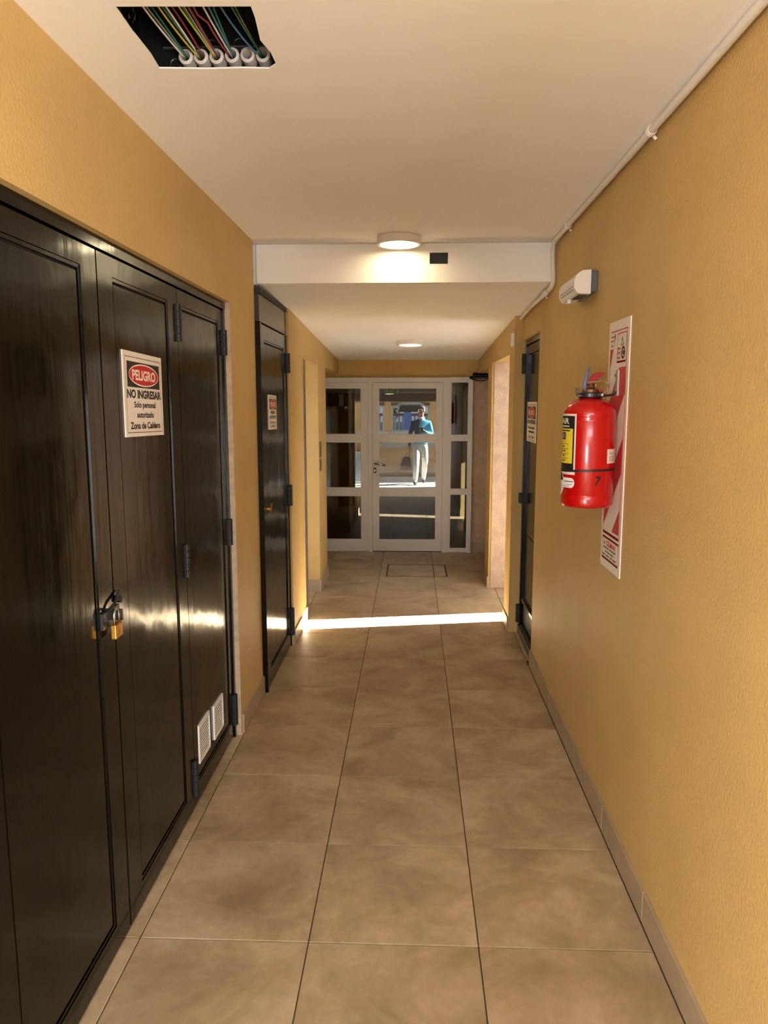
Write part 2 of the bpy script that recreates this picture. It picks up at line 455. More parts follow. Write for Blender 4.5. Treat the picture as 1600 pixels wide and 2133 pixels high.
# hasp
hs = obj('hasp', boxes((XD, XD+.008, 1.925, 1.962, .955, 1.000), (XD, XD+.006, 1.968, 2.045, .952, .998), (XD+.006, XD+.024, 2.018, 2.023, .958, .99)), DARKSTEEL, d1)
bm = bmesh.new(); tube(bm, [(XD+.006, 1.962, 1.0), (XD+.012, 1.998, 1.012), (XD+.006, 2.045, 1.036)], .004, 8); obj('slide_bolt', bm, DARKSTEEL, d1)
bm = bmesh.new(); tube(bm, [(XD, 2.045, 1.012), (XD+.012, 2.045, 1.012)], .010, 14); obj('bolt_head', bm, BLACKM, d1)
# padlock hanging from the hasp
pk = thing('padlock', 'small brass padlock hanging from the hasp of the folding doors', 'padlock', (-.812, 2.005, .905))
obj('body', B(-.821, -.806, 1.972, 2.022, .905, .944, bev=.0025), BRASS, pk)
bm = bmesh.new(); tube(bm, [(-.8135, 1.981, .940), (-.8135, 1.981, .968)] + [(-.8135, 1.997-.016*math.cos(PI*k/8), .968+.016*math.sin(PI*k/8)) for k in range(1, 8)] + [(-.8135, 2.013, .968), (-.8135, 2.013, .940)], .0032, 10)
obj('shackle', bm, SILVER, pk, smooth=True)
bm = flat([ell(1.997, .922, .007, .007, 16)], lambda y, z: (-.8055, y, z)); obj('maker_mark', bm, mat('worn_brass', (.55, .28, .07), .5, metal=1), pk)

pk.location += Vector((0, -.016, .016))
# two white vent grilles low on the last leaf
for (y0, y1, z0, z1, lab) in ((2.775, 2.930, .148, .305, 1), (3.000, 3.150, .142, .292, 2)):
    bm = boxes((XD-.006, XD+.002, y0, y1, z0, z0+.008), (XD-.006, XD+.002, y0, y1, z1-.018, z1), (XD-.006, XD+.002, y0, y0+.006, z0+.008, z1-.018), (XD-.006, XD+.002, y1-.006, y1, z0+.008, z1-.018))
    vg = obj('vent_grille', bm, WHITE, lC, label='white louvred vent grille')
    obj('grille_backing', B(XD-.0060, XD-.0040, y0+.004, y1-.004, z0+.004, z1-.004), mat('slot_brown', (.03, .018, .012), .8), lC)
# slats of the grilles, joined: each is about four pixels high
vgs = [c for c in lC.children if c.name.startswith('vent_grille')]
for vg, (y0, y1, z0, z1) in zip(vgs, ((2.775, 2.930, .148, .305), (3.000, 3.150, .142, .292))):
    me = vg.data; bm = bmesh.new(); bm.from_mesh(me); L = wl(vg)
    nS = 10
    for i in range(nS):
        z = z0+.010+(z1-z0-.030)*i/nS; hh = (z1-z0-.030)/nS*.42
        a = [(XD-.002, z), (XD+.0005, z), (XD+.0010, z+hh*.8), (XD-.002, z+hh)]
        prism(bm, a, lambda x, zz, t: Vector((x, t, zz))-L, y0+.006, y1-.006)
    bmesh.ops.recalc_face_normals(bm, faces=bm.faces); bm.to_mesh(me); bm.free()

# ------------------------------------------------------------------ narrow black door on the left (door_2)
XE = -.782
d2 = thing('door_2', 'narrow black steel door on the left reaching up to the low ceiling', 'door', (-.80, 3.89, 0), None, 'structure')
obj('frame', boxes((-.86, XE+.004, 3.888, 3.915, 0, 1.965), (-.86, XE+.004, 4.685, 4.710, 0, 1.965)), BLACK, d2)
obj('transom_panel', B(-.86, XE, 3.888, 4.700, 1.970, 2.105), mat('dark_grey_paint', (.035, .033, .03), .25), d2)
obj('top_strip', B(-.86, XE+.006, 3.888, 4.710, 2.107, 2.132), BLACKM, d2)
lE = leaf(d2, 3.920, 4.680, 4.000, 4.600, z0=.012, z1=1.960, pz0=.10, pz1=1.885, xf=XE, xb=-.85)
for z in ((1.74, 1.86), (.915, 1.05), (.07, .25)): hinge(d2, XE+.012, 4.697, *z, r=.012, plate=.018)
obj('lock_plate', B(XE, XE+.006, 3.925, 3.965, .965, 1.035, bev=.001), BLACKM, d2)
bm = bmesh.new(); tube(bm, [(XE+.006, 3.945, 1.0), (XE+.028, 3.945, 1.0)], .008, 12)
prism(bm, [(3.925, .985), (3.938, .983), (3.985, 1.018), (3.980, 1.026)], lambda y, z, t: (t, y, z), XE+.022, XE+.030)
obj('latch_lever', bm, BRASS, d2, label='brass latch lever')

# ------------------------------------------------------------------ black door on the right (door_3)
XR = .742
d3 = thing('door_3', 'black steel door with a slotted lower vent in the right wall', 'door', (.76, 4.37, 0), None, 'structure')
obj('frame', boxes((XR-.012, .80, 4.374, 4.400, 0, 1.958), (XR-.012, .80, 5.020, 5.043, 0, 1.958), (XR-.012, .80, 4.400, 5.020, 1.928, 1.958)), BLACK, d3)
obj('leaf', boxes((XR, .79, 4.403, 5.017, .06, .085), (XR, .79, 4.403, 4.45, .085, 1.925), (XR, .79, 4.985, 5.017, .085, 1.925), (XR, .79, 4.45, 4.985, 1.87, 1.925), (XR-.006, .79, 4.43, 4.995, .235, .255)), BLACK, d3)
obj('upper_panel', B(XR+.008, .79, 4.452, 4.983, .705, 1.868), BLACK, d3)
obj('lower_panel', B(XR+.008, .79, 4.452, 4.983, .256, .698), BLACK, d3)
bm = B(XR+.014, .79, 4.452, 4.983, .087, .234)
vp = obj('vent_panel', bm, BLACKM, d3)
bm = bmesh.new()
for i in range(26):
    y = 4.46+i*.0200; box(bm, XR+.006, XR+.014, y, y+.0085, .092, .230)
obj('bars', bm, mat('grey_mesh', (.05, .048, .045), .4, metal=.4), vp, kind='stuff')
obj('threshold', B(XR-.02, .80, 4.374, 5.043, 0, .058), mat('sill_grey', (.06, .055, .045), .5), d3)
for z in ((1.745, 1.875), (.895, .965), (.075, .20)): hinge(d3, XR-.022, 5.030, *z, r=.014, plate=.02, sgn=-1)

# ------------------------------------------------------------------ white glazed door at the end (door_4)
YG = 7.80
d4 = thing('door_4', 'white glazed entrance door with fixed side panels at the corridor end', 'door', (-.05, YG, 0), None, 'structure')
obj('frame', boxes((-1.18, .366, YG, 7.86, 1.765, 1.812), (-.462, -.422, YG, 7.86, 0, 1.765), (.304, .366, YG, 7.86, 0, 1.765),
    (-1.18, -.475, YG+.03, 7.86, 0, .008), (.366, .606, YG-.01, 7.86, 1.775, 1.815), (.572, .606, YG-.01, 7.86, 0, 1.775)), FRAMEW, d4)
def sash(name, x0, x1, gx0, gx1, y0, y1, zt, zb, rails, parent):
    bm = boxes((x0, gx0, y0, y1, zb, zt), (gx1, x1, y0, y1, zb, zt))
    for a, b in rails: box(bm, gx0, gx1, y0, y1, a, b)
    s = obj(name, bm, FRAMEW, parent)
    bd = bmesh.new()
    for (a, b), (c, d) in zip(rails, rails[1:]):
        for q in ((gx0, gx0+.007, b, c), (gx1-.007, gx1, b, c), (gx0+.007, gx1-.007, b, b+.007), (gx0+.007, gx1-.007, c-.007, c)):
            box(bd, q[0], q[1], y0+.008, y0+.02, q[2], q[3])
        obj('pane', B(gx0+.001, gx1-.001, y0+.020, y0+.025, b+.001, c-.001), GLASS, s)
    obj('bead', bd, FRAMEW, s)
    return s
RL = [(.012, .128), (.596, .676), (1.156, 1.232), (1.708, 1.762)]
sash('sidelight', -1.18, -.464, -1.06, -.536, YG+.006, YG+.05, 1.762, .012, RL, d4)
dl = sash('door_leaf', -.420, .302, -.357, .242, YG+.004, YG+.05, 1.762, .012, RL, d4)
sash('narrow_sidelight', .366, .572, .384, .566, YG-.004, YG+.05, 1.775, .004, [(.004, .040), (.618, .668), (1.174, 1.228), (1.768, 1.775)], d4)
obj('joint_strip', boxes((-.4222, -.4198, YG+.002, YG+.045, .012, 1.765), (.3018, .3042, YG+.002, YG+.045, .012, 1.765), (-.42, .302, YG+.002, YG+.045, 1.7618, 1.7652), (-.42, .302, YG+.002, YG+.045, .004, .012)), SHADOWGAP, d4)
bm = bmesh.new(); tube(bm, [(-.395, YG+.004, .935), (-.395, YG-.045, .935)], .009, 10); tube(bm, [(-.400, YG-.045, .937), (-.34, YG-.048, .930), (-.285, YG-.045, .915)], .009, 10)
lathe_bm = bm; obj('handle', bm, STEEL, dl, smooth=True)
obj('key_plate', boxes((-.408, -.382, YG-.002, YG+.006, .835, .890)), BLACKM, dl)
obj('cylinder', boxes((-.400, -.390, YG-.005, YG-.001, .850, .872)), SILVER, dl)
# green exit lettering stuck on the glass
bm = bmesh.new(); put_text(bm, text_shape('SALIDA', .043, .03, .165), lambda x, y: (-.222+x, YG+.0225, 1.659+y))
obj('lettering', bm, mat('green_vinyl', (.09, .26, .04), .6), dl, label='green SALIDA lettering')

# ------------------------------------------------------------------ danger signs
def danger_sign(label, org, right, nrm, W, Hh, lines, tilt=0.0):
    """org: lower left corner on the door face; right: +1/-1 along y"""
    ox, oy, oz = org
    def P(u, v, d=0):
        return (ox + nrm*d, oy + right*(u + 0), oz + v + tilt*(u-W/2))
    r = thing('danger_sign', label, 'sign', (ox, oy + right*W/2, oz+Hh/2), 'danger signs on the black doors')
    bm = bmesh.new(); prism(bm, rect(0, W, 0, Hh), lambda u, v, t: P(u, v, t), 0.0005, .004); obj('plate', bm, SIGNW, r)
    t = .004
    m = W*.055
    bm = flat(outline(m*.8, W-m*.8, Hh*.045, Hh*.94, W*.006), lambda u, v: P(u, v, t+.0004)); obj('border_line', bm, INK, r)
    bm = flat([rect(m*1.5, W-m*1.5, Hh*.585, Hh*.885)], lambda u, v: P(u, v, t+.0007)); obj('black_panel', bm, INK, r)
    cx, cy, rx, ry = W/2, Hh*.735, W*.385, Hh*.135
    bm = flat([ell(cx, cy, rx, ry)], lambda u, v: P(u, v, t+.0010)); obj('red_oval', bm, REDP, r)
    bm = flat(ring_quads(cx, cy, rx, ry, W*.012), lambda u, v: P(u, v, t+.0013)); obj('oval_ring', bm, SIGNW, r)
    bm = bmesh.new(); put_text(bm, text_shape('PELIGRO', Hh*.125, .035, W*.60, origin=(cx, cy-Hh*.0625)), lambda u, v: P(u, v, t+.0014)); obj('red_panel_lettering', bm, SIGNW, r)
    bm = bmesh.new()
    for s, v, cap, wd, bo in lines:
        put_text(bm, text_shape(s, Hh*cap, bo, W*wd, origin=(W/2, Hh*v)), lambda u, v_: P(u, v_, t+.0010))
    obj('lettering', bm, INK, r)
    return r
L1 = [('NO INGRESAR', .455, .105, .88, .045), ('Solo personal', .345, .075, .56, .03), ('autorizado', .225, .075, .44, .03), ('Zona de Caldera', .09, .085, .78, .03)]
danger_sign('white PELIGRO NO INGRESAR boiler-zone sign on the black folding doors', (XD-.005, 2.176, 1.458), 1, 1, .336, .252, L1, -.02)
L2 = [('RIESGO', .455, .095, .50, .025), ('ELECTRICO', .315, .095, .78, .025), ('Solo personal', .18, .07, .74, .02), ('autorizado', .08, .07, .56, .03)]
danger_sign('narrow-looking PELIGRO electrical-risk sign on the narrow left black door', (XE-.005, 4.100, 1.412), 1, 1, .232, .190, L2, -.02)
L3 = [('NO INGRESAR', .455, .105, .86, .025), ('Solo personal', .325, .075, .70, .02), ('autorizado', .225, .075, .60, .02), ('Zona de Caldera', .09, .085, .66, .02)]
danger_sign('PELIGRO NO INGRESAR sign high on the black door with the vent', (XR+.005, 4.985, 1.315), -1, -1, .365, .250, L3)

# ------------------------------------------------------------------ fire extinguisher, its bracket and board
EX, EY, RB = .607, 2.64, .0885
bd = thing('extinguisher_board', 'tall red and white striped extinguisher board on the right wall', 'sign', (.71, 2.675, 1.40))
BY1, BY0, BZ0, BZ1 = 2.808, 2.545, .965, 1.842
BW, BH = BY1-BY0, BZ1-BZ0
PB = lambda u, v, d=0: (.7095-d, BY1-u, BZ0+v)
bm = bmesh.new(); prism(bm, rect(0, BW, 0, BH), lambda u, v, t: PB(u, v, t), 0, .004); obj('plate', bm, SIGNW, bd)
t0 = .0045
px0, px1, pz0, pz1 = .030, .233, .143, .832
bm = flat(outline(px0-.006, px1+.006, pz0-.016, pz1+.012, .004) + [rect(px0-.006, px1+.006, pz0-.020, pz0-.010)], lambda u, v: PB(u, v, t0)); obj('frame_line', bm, REDP, bd)
for q in ([(.030, .715), (.092, .832), (.030, .832)], [(.030, .425), (px1, .628), (px1, .716), (.152, .716), (.030, .590)],
          [(.030, .155), (px1, .358), (px1, .478), (.030, .275)], [(.143, pz0), (px1, pz0), (px1, .233)]):
    obj('stripe', flat([q], lambda u, v: PB(u, v, t0+.0003)), REDP, bd)
# class pictogram panel at the top right of the board
bm = flat([rect(.108, px1+.003, .724, .838)], lambda u, v: PB(u, v, t0+.0006)); obj('pictogram_panel', bm, SIGNW, bd)
bm = flat(outline(.117, px1-.004, .734, .832, .0035) + [rect(.117, px1-.004, .731, .738)], lambda u, v: PB(u, v, t0+.0009)); obj('panel_line', bm, REDP, bd)
bm = flat([[(.158, .788), (.200, .788), (.179, .822)]], lambda u, v: PB(u, v, t0+.0009)); obj('class_triangle', bm, mat('grey_green', (.20, .20, .13), .6), bd)
bm = flat([ell(.179, .797, .008, .007)], lambda u, v: PB(u, v, t0+.0012)); obj('triangle_letter', bm, SIGNW, bd)
bm = flat(outline(.124, .158, .745, .783, .006) + [rect(.130, .152, .762, .767)], lambda u, v: PB(u, v, t0+.0009)); obj('class_square', bm, REDP, bd)
bm = flat([ell(.193, .764, .024, .022)], lambda u, v: PB(u, v, t0+.0009)); obj('class_circle', bm, INK, bd)
bm = bmesh.new(); put_text(bm, text_shape('C', .026, .02, None, origin=(.193, .751)), lambda u, v: PB(u, v, t0+.0012)); obj('circle_letter', bm, SIGNW, bd)
bm = flat([rect(.026, .076, .782, .840)], lambda u, v: PB(u, v, t0+.0008)); obj('maker_panel', bm, SIGNW, bd)
bm = bmesh.new()
bm.free(); bm = flat([rect(.034, .070, .822, .827), rect(.034, .064, .808, .813), rect(.038, .060, .792, .797)], lambda u, v: PB(u, v, t0+.0011))
obj('small_print', bm, mat('faded_ink', (.12, .10, .10), .6), bd)
# maker box at the bottom
bm = flat(outline(.024, px1+.006, .030, .114, .004) + [rect(.024, px1+.006, .030, .038), rect(.024, px1+.006, .106, .114)], lambda u, v: PB(u, v, t0)); obj('maker_frame', bm, REDP, bd)
bm = bmesh.new(); put_text(bm, text_shape('CILMAR', .019, .03, .125, origin=(.142, .082)), lambda u, v: PB(u, v, t0+.0003)); obj('maker_name', bm, REDP, bd)
bm = bmesh.new()
bm.free(); bm = flat([rect(.125-w_/2+w_*a, .125-w_/2+w_*b, v, v+.0055) for v, w_, cuts in ((.071, .165, ((0, .46), (.5, 1))), (.057, .115, ((0, .14), (.18, .55), (.6, 1))), (.044, .180, ((0, .2), (.24, .5), (.55, .72), (.76, 1)))) for a, b in cuts], lambda u, v: PB(u, v, t0+.0003))
obj('small_print', bm, mat('grey_ink', (.10, .09, .07), .6), bd)
bm = flat([[(.040, .084), (.066, .084), (.053, .102)]], lambda u, v: PB(u, v, t0+.0003)); obj('maker_emblem', bm, mat('grey_print', (.30, .24, .18), .6), bd)

ex = thing('fire_extinguisher', 'red fire extinguisher marked 7 hanging on the right wall', 'fire extinguisher', (EX, EY, 1.205))
bm = bmesh.new()
lathe(bm, EX, EY, [(0, 1.212), (.070, 1.210), (.079, 1.205), (.085, 1.208), (.088, 1.216), (RB, 1.225), (RB, 1.245), (RB-.0012, 1.247), (RB, 1.249), (RB, 1.500), (RB-.0012, 1.503), (RB, 1.506), (RB-.0012, 1.511), (RB, 1.514), (RB, 1.522), (.086, 1.536), (.079, 1.550), (.066, 1.563), (.048, 1.572), (.034, 1.576), (.030, 1.579), (0, 1.580)], 64)
obj('body', bm, RED, ex, smooth=True)
bm = bmesh.new(); lathe(bm, EX, EY, [(.0, 1.577), (.040, 1.577), (.043, 1.581), (.043, 1.592), (.040, 1.596), (0, 1.596)], 32); obj('neck_collar', bm, DARKSTEEL, ex, smooth=False)
bm = bmesh.new(); lathe(bm, EX, EY, [(.0, 1.596), (.030, 1.596), (.028, 1.606), (.016, 1.612), (.011, 1.626), (0, 1.626)], 24)
obj('valve', bm, mat('valve_bronze', (.24, .15, .07), .35, metal=.9), ex)
VY = EY
# levers: plates with thickness, seen from the side
def lever(name, poly, m, t=.011):
    bm = bmesh.new(); prism(bm, poly, lambda x, z, d: (x, VY+d, z), -t, t); bmesh.ops.bevel(bm, geom=list(bm.edges), offset=.0015, segments=1, affect='EDGES'); return obj(name, bm, m, ex)
REDD = mat('dark_red_enamel', (.30, .008, .010), .3)
lever('squeeze_lever', [(.590, 1.622), (.597, 1.640), (.610, 1.655), (.622, 1.662), (.650, 1.664), (.651, 1.657), (.637, 1.650), (.627, 1.640), (.622, 1.626)], REDD)
lever('carry_handle', [(.586, 1.618), (.600, 1.619), (.625, 1.611), (.648, 1.601), (.648, 1.594), (.625, 1.600), (.600, 1.606), (.590, 1.606)], REDD)
bm = bmesh.new(); tube(bm, [(.586, VY-.013, 1.602), (.583, VY-.013, 1.622), (.588, VY-.012, 1.648), (.598, VY-.010, 1.678)], [.006, .007, .0055, .0045], 8); obj('seal_strap', bm, mat('blue_grey_plastic', (.14, .16, .30), .4), ex, smooth=True)
bm = bmesh.new(); tube(bm, [(.645+.021*math.cos(a), VY-.004, 1.615+.021*math.sin(a)) for a in [2*PI*k/20+.9 for k in range(20)]] + [(.645+.021*math.cos(.9), VY-.004, 1.615+.021*math.sin(.9))], .0016, 6); obj('pull_ring', bm, SILVER, ex)
bm = bmesh.new(); tube(bm, [(.592, VY-.014, 1.630), (.628, VY-.014, 1.632)], .0022, 8); obj('safety_pin', bm, mat('green_seal', (.20, .30, .12), .4), ex)
bm = bmesh.new()
for q in range(4): tube(bm, [(EX-.040-.004*q*.6, EY-.012+.004*q, 1.582), (EX-.043-.003*q, EY-.012+.004*q, 1.612)], .0014, 6)
tube(bm, [(EX-.046, EY-.012, 1.582), (EX-.036, EY-.03, 1.584)], .003, 6)
obj('clamp_wire', bm, SILVER, ex)
bm = bmesh.new(); lathe(bm, .636, 2.600, [(0, 1.583), (.006, 1.583), (.006, 1.592), (0, 1.592)], 6); obj('clamp_screw', bm, SILVER, ex)
bm = bmesh.new(); tube(bm, [(EX-.066+.010*math.cos(a), EY-.025, 1.556+.008*math.sin(a)) for a in [PI*k/10 for k in range(11)]], .0015, 6); obj('tag_loop', bm, SILVER, ex)
# curved prints on the cylinder
cdir = Vector((-.226, -.974, 0)); rdir = Vector((.974, -.226, 0))
def CY(s, z, d=0):
    a = s/RB; r = RB + .0006 + d
    p = Vector((EX, EY, z)) + (cdir*math.cos(a) + rdir*math.sin(a))*r
    return p
def cyl_rect(bm, s0, s1, z0, z1, d, n=None):
    n = n or max(1, int((s1-s0)/.006))
    prev = None
    for i in range(n+1):
        s = s0+(s1-s0)*i/n; cur = (bm.verts.new(CY(s, z0, d)), bm.verts.new(CY(s, z1, d)))
        if prev: bm.faces.new((prev[0], cur[0], cur[1], prev[1]))
        prev = cur
D = RB*math.radians(1)
s1, s0 = -28*D, -150*D
sc = (s0+s1)/2
lb = bmesh.new(); cyl_rect(lb, s0, s1, 1.318, 1.524, 0); lab = obj('label_sticker', lb, SIGNW, ex)
bm = bmesh.new(); cyl_rect(bm, s0+.006, s1-.006, 1.330, 1.517, .0003); obj('black_panel', bm, INK, lab)
bm = bmesh.new(); cyl_rect(bm, s0+.010, s1-.012, 1.356, 1.474, .0006); obj('yellow_panel', bm, YEL, lab)
bm = bmesh.new(); put_text(bm, text_shape('CILMAR', .020, .03, .135, origin=(sc-.002, 1.490)), lambda s, z: CY(s, z, .0006))
for a, b in ((-.07, -.02), (-.016, .018), (.022, .066)): cyl_rect(bm, sc+a, sc+b, 1.480, 1.484, .0006)
obj('lettering', bm, SIGNW, lab)
bm = bmesh.new()
for z, wd in ((1.465, .14), (1.421, .13), (1.404, .13), (1.387, .13), (1.372, .13)): cyl_rect(bm, sc-wd/2, sc+wd/2, z, z+.0012 if z < 1.46 else z+.004, .0009)
for q, (z, s) in enumerate(((1.410, 0), (1.396, -.012), (1.393, .012), (1.379, -.01), (1.362, .01), (1.411, .03), (1.396, .036), (1.380, .032), (1.363, .034))): cyl_rect(bm, sc+s, sc+s+.012, z, z+.005, .0009)
obj('label_print', bm, INK, lab)
for i, (s, m_) in enumerate(((-.052, mat('label_green', (.05, .25, .06), .5)), (-.016, REDP), (.022, mat('label_blue', (.02, .03, .10), .5)))):
    bm = bmesh.new(); cyl_rect(bm, sc+s, sc+s+.026, 1.437, 1.461, .0009); obj('class_square', bm, m_, lab)
    bm = bmesh.new(); put_text(bm, text_shape('ABC'[i], .013, .03, None, origin=(sc+s+.013, 1.4425)), lambda s_, z: CY(s_, z, .0012)); obj('class_letter', bm, SIGNW, lab)
bm = bmesh.new(); lathe(bm, EX, EY, [(RB+.0002, 1.328), (RB+.0018, 1.329), (RB+.0018, 1.335), (RB+.0002, 1.336)], 64)
for v in bm.verts: v.co.z += .035*(v.co.x-EX) - .03*(v.co.y-EY)
obj('rubber_band', bm, RUBBER, ex)
bm = bmesh.new(); put_text(bm, text_shape('7', .034, .04, .020, origin=(.036, 1.283)), lambda s, z: CY(s + (z-1.3)*.12, z, .0003)); obj('number_mark', bm, INK, ex)
bm = bmesh.new(); cyl_rect(bm, 44*D, 80*D, 1.358, 1.406, .0003); tg = obj('paper_tag', bm, mat('paper', (.80, .68, .60), .8), ex)
bm = bmesh.new()
for z in (1.393, 1.388, 1.380, 1.376, 1.371, 1.366): cyl_rect(bm, 50*D, 76*D, z, z+.0018, .0006)
obj('tag_print', bm, mat('grey_print2', (.25, .22, .22), .6), tg)
bm = flat([[(x, z) for x, z in ell(-86*D, 1.288, .062, .046, 40)]], lambda s, z: CY(s, z, .0003))
# round service sticker: triangulated so that it bends with the cylinder
bm.free(); bm = bmesh.new()
def cyl_disc(bm, c, z0, rs, rz, d, a0=0, a1=2*PI, n=32, rings=5):
    cen = bm.verts.new(CY(c, z0, d)); prev = None
    for j in range(1, rings+1):
        cur = [bm.verts.new(CY(c+rs*j/rings*math.cos(a0+(a1-a0)*k/n), z0+rz*j/rings*math.sin(a0+(a1-a0)*k/n), d)) for k in range(n+1)]
        for k in range(n):
            if prev is None: bm.faces.new((cen, cur[k], cur[k+1]))
            else: bm.faces.new((prev[k], cur[k], cur[k+1], prev[k+1]))
        prev = cur
cyl_disc(bm, -93*D, 1.285, .052, .047, .0003); cyl_disc(bm, -37*D, 1.290, .014, .017, .0003); cyl_rect(bm, -70*D, -37*D, 1.273, 1.307, .0003)
sk = obj('round_sticker', bm, mat('sticker_white', (.82, .82, .80), .5), ex)
bm = bmesh.new(); cyl_disc(bm, -93*D, 1.296, .044, .034, .0007, 0, PI); obj('sticker_half', bm, INK, sk)
bm = bmesh.new()
for z, a, b in ((1.293, -60, -30), (1.284, -52, -34), (1.268, -75, -66), (1.258, -78, -70), (1.277, -64, -40)): cyl_rect(bm, a*D, b*D, z, z+.0028 if z > 1.29 else z+.0014, .0007)
obj('sticker_print', bm, INK, sk)
# hook bracket screwed to the board
br = thing('extinguisher_bracket', 'grey metal hook bracket holding the extinguisher on its board', 'bracket', (.70, 2.66, 1.60))
obj('plate', boxes((.698, .7045, 2.645, 2.675, 1.585, 1.672), bev=.001), mat('bracket_metal', (.40, .36, .30), .45, metal=.6), br)
bm = bmesh.new(); tube(bm, [(.6535, 2.652, 1.585), (.672, 2.655, 1.586), (.690, 2.658, 1.589), (.700, 2.66, 1.600)], .0042, 8); obj('hook', bm, DARKSTEEL, br)
for z in (1.655, 1.605):
    bm = bmesh.new(); tube(bm, [(.698, 2.66, z), (.692, 2.66, z)], .006, 10); obj('screw', bm, SILVER, br)

# ------------------------------------------------------------------ emergency light on the right wall
em = thing('emergency_light', 'white emergency light box with a grey back on the right wall', 'light', (.67, 3.17, 1.99))
def emer_profile(grow=0): return [(.682, 2.068), (.650, 2.066), (.636, 2.058), (.624, 2.046), (.618, 2.028), (.618, 2.004), (.624, 1.990), (.634, 1.980), (.682, 1.978)]
bm = bmesh.new(); prism(bm, emer_profile(), lambda x, z, t: (x, t, z), 3.030, 3.052); obj('end_cap', bm, WHITE, em)
bm = bmesh.new(); prism(bm, emer_profile(), lambda x, z, t: (x, t, z), 3.318, 3.340); obj('end_cap', bm, WHITE, em)
bm = bmesh.new(); prism(bm, [(.682, 2.067), (.650, 2.065), (.637, 2.057), (.625, 2.045), (.619, 2.028), (.619, 2.004), (.625, 1.991), (.635, 1.981), (.682, 1.979)], lambda x, z, t: (x, t, z), 3.052, 3.318)
obj('diffuser', bm, mat('milky_diffuser', (.84, .81, .79), .45), em)
obj('diffuser_lines', boxes((.6180, .6195, 3.06, 3.31, 2.006, 2.009), (.6195, .622, 3.06, 3.31, 1.996, 1.998)), mat('seam_grey', (.30, .26, .24), .5), em)  # two thin grey lines along the diffuser
obj('back_plate', B(.682, .7095, 3.035, 3.335, 1.985, 2.066, bev=.003), mat('slate_plastic', (.09, .10, .12), .5), em)
obj('battery_slot', boxes((.645, .678, 3.070, 3.125, 1.976, 1.9802), (.645, .678, 3.14, 3.20, 1.976, 1.9802)), mat('slot_dark', (.05, .035, .02), .6), em)
bm = bmesh.new(); tube(bm, [(.642, 3.235, 1.982), (.642, 3.235, 1.966)], .009, 12); obj('test_button', bm, WHITE, em)

# ------------------------------------------------------------------ white conduit along the corner
cd = thing('conduit', 'white painted conduit running along the right wall and ceiling corner', 'pipe', (.69, 2.5, 2.34))
bm = bmesh.new()
pts = [(.688, -.8+.28*i, 2.346 + random.uniform(-.0015, .0015)) for i in range(17)]
pts = [p for p in pts if p[1] < 3.86] + [(.688, 3.862, 2.344)]
tube(bm, pts, .0115, 12)
obj('pipe', bm, PIPEW, cd, smooth=True)
bm = bmesh.new(); tube(bm, [(.688, 3.85, 2.345), (.687, 3.895, 2.335), (.688, 3.912, 2.30), (.690, 3.914, 2.24), (.694, 3.914, 2.185), (.694, 3.922, 2.150), (.692, 3.960, 2.134), (.690, 4.02, 2.128)], .0115, 12); obj('bend', bm, PIPEW, cd, smooth=True)
bm = bmesh.new(); tube(bm, [(.690, 4.0, 2.130), (.690, 4.6, 2.120), (.690, 5.02, 2.098)], .0112, 12); obj('pipe', bm, PIPEW, cd, smooth=True)
for y, z in ((2.36, 2.346), (3.55, 2.346), (4.12, 2.128)):
    bm = bmesh.new()
    for q in (-.008, 0, .008): tube(bm, [(.689+.0118*math.cos(a), y+q, z+.0118*math.sin(a)) for a in [2*PI*k/16 for k in range(17)]], .0042, 6)
    tube(bm, [(.696, y, z-.016), (.704, y, z-.024)], .005, 8)
    obj('clip', bm, PIPEW, cd)
# white cover plate over the vented door
cp = thing('cover_plate', 'small white blank plate above the vented black door', 'cover plate', (.655, 5.12, 1.97))
obj('plate', B(.650, .6598, 5.07, 5.18, 1.930, 2.012, bev=.002), WHITE, cp)

# ------------------------------------------------------------------ ceiling lights
def ceiling_light(label, x, y, z, slope, L, power):
    r = thing('ceiling_light', label, 'light', (x, y, z), 'round ceiling lights')
    bm = bmesh.new(); lathe(bm, x, y, [(0, z-.001), (.108, z-.001), (.109, z-.034), (.105, z-.038), (.0925, z-.038), (.0925, z-.030), (0, z-.030)], 48)
    for v in bm.verts: v.co.z += slope*(v.co.y-y)
    obj('housing', bm, WHITE, r)
    bm = bmesh.new(); lathe(bm, x, y, [(.092, z-.034), (.05, z-.0355), (0, z-.036)], 48)
    for v in bm.verts: v.co.z += slope*(v.co.y-y)
    obj('diffuser', bm, mat('lit_diffuser_%d' % int(L), (.8, .75, .6), .4, emit=(1.0, .82, .50), estr=L), r, smooth=True)
    return r
ceiling_light('bright round ceiling light by the white beam', -.074, 3.83, 2.36, 0, 26, 0)
ceiling_light('dim round ceiling light on the low ceiling near the glass door', -.026, 6.30, HLOW(6.30), -.0452, 2.2, 0)

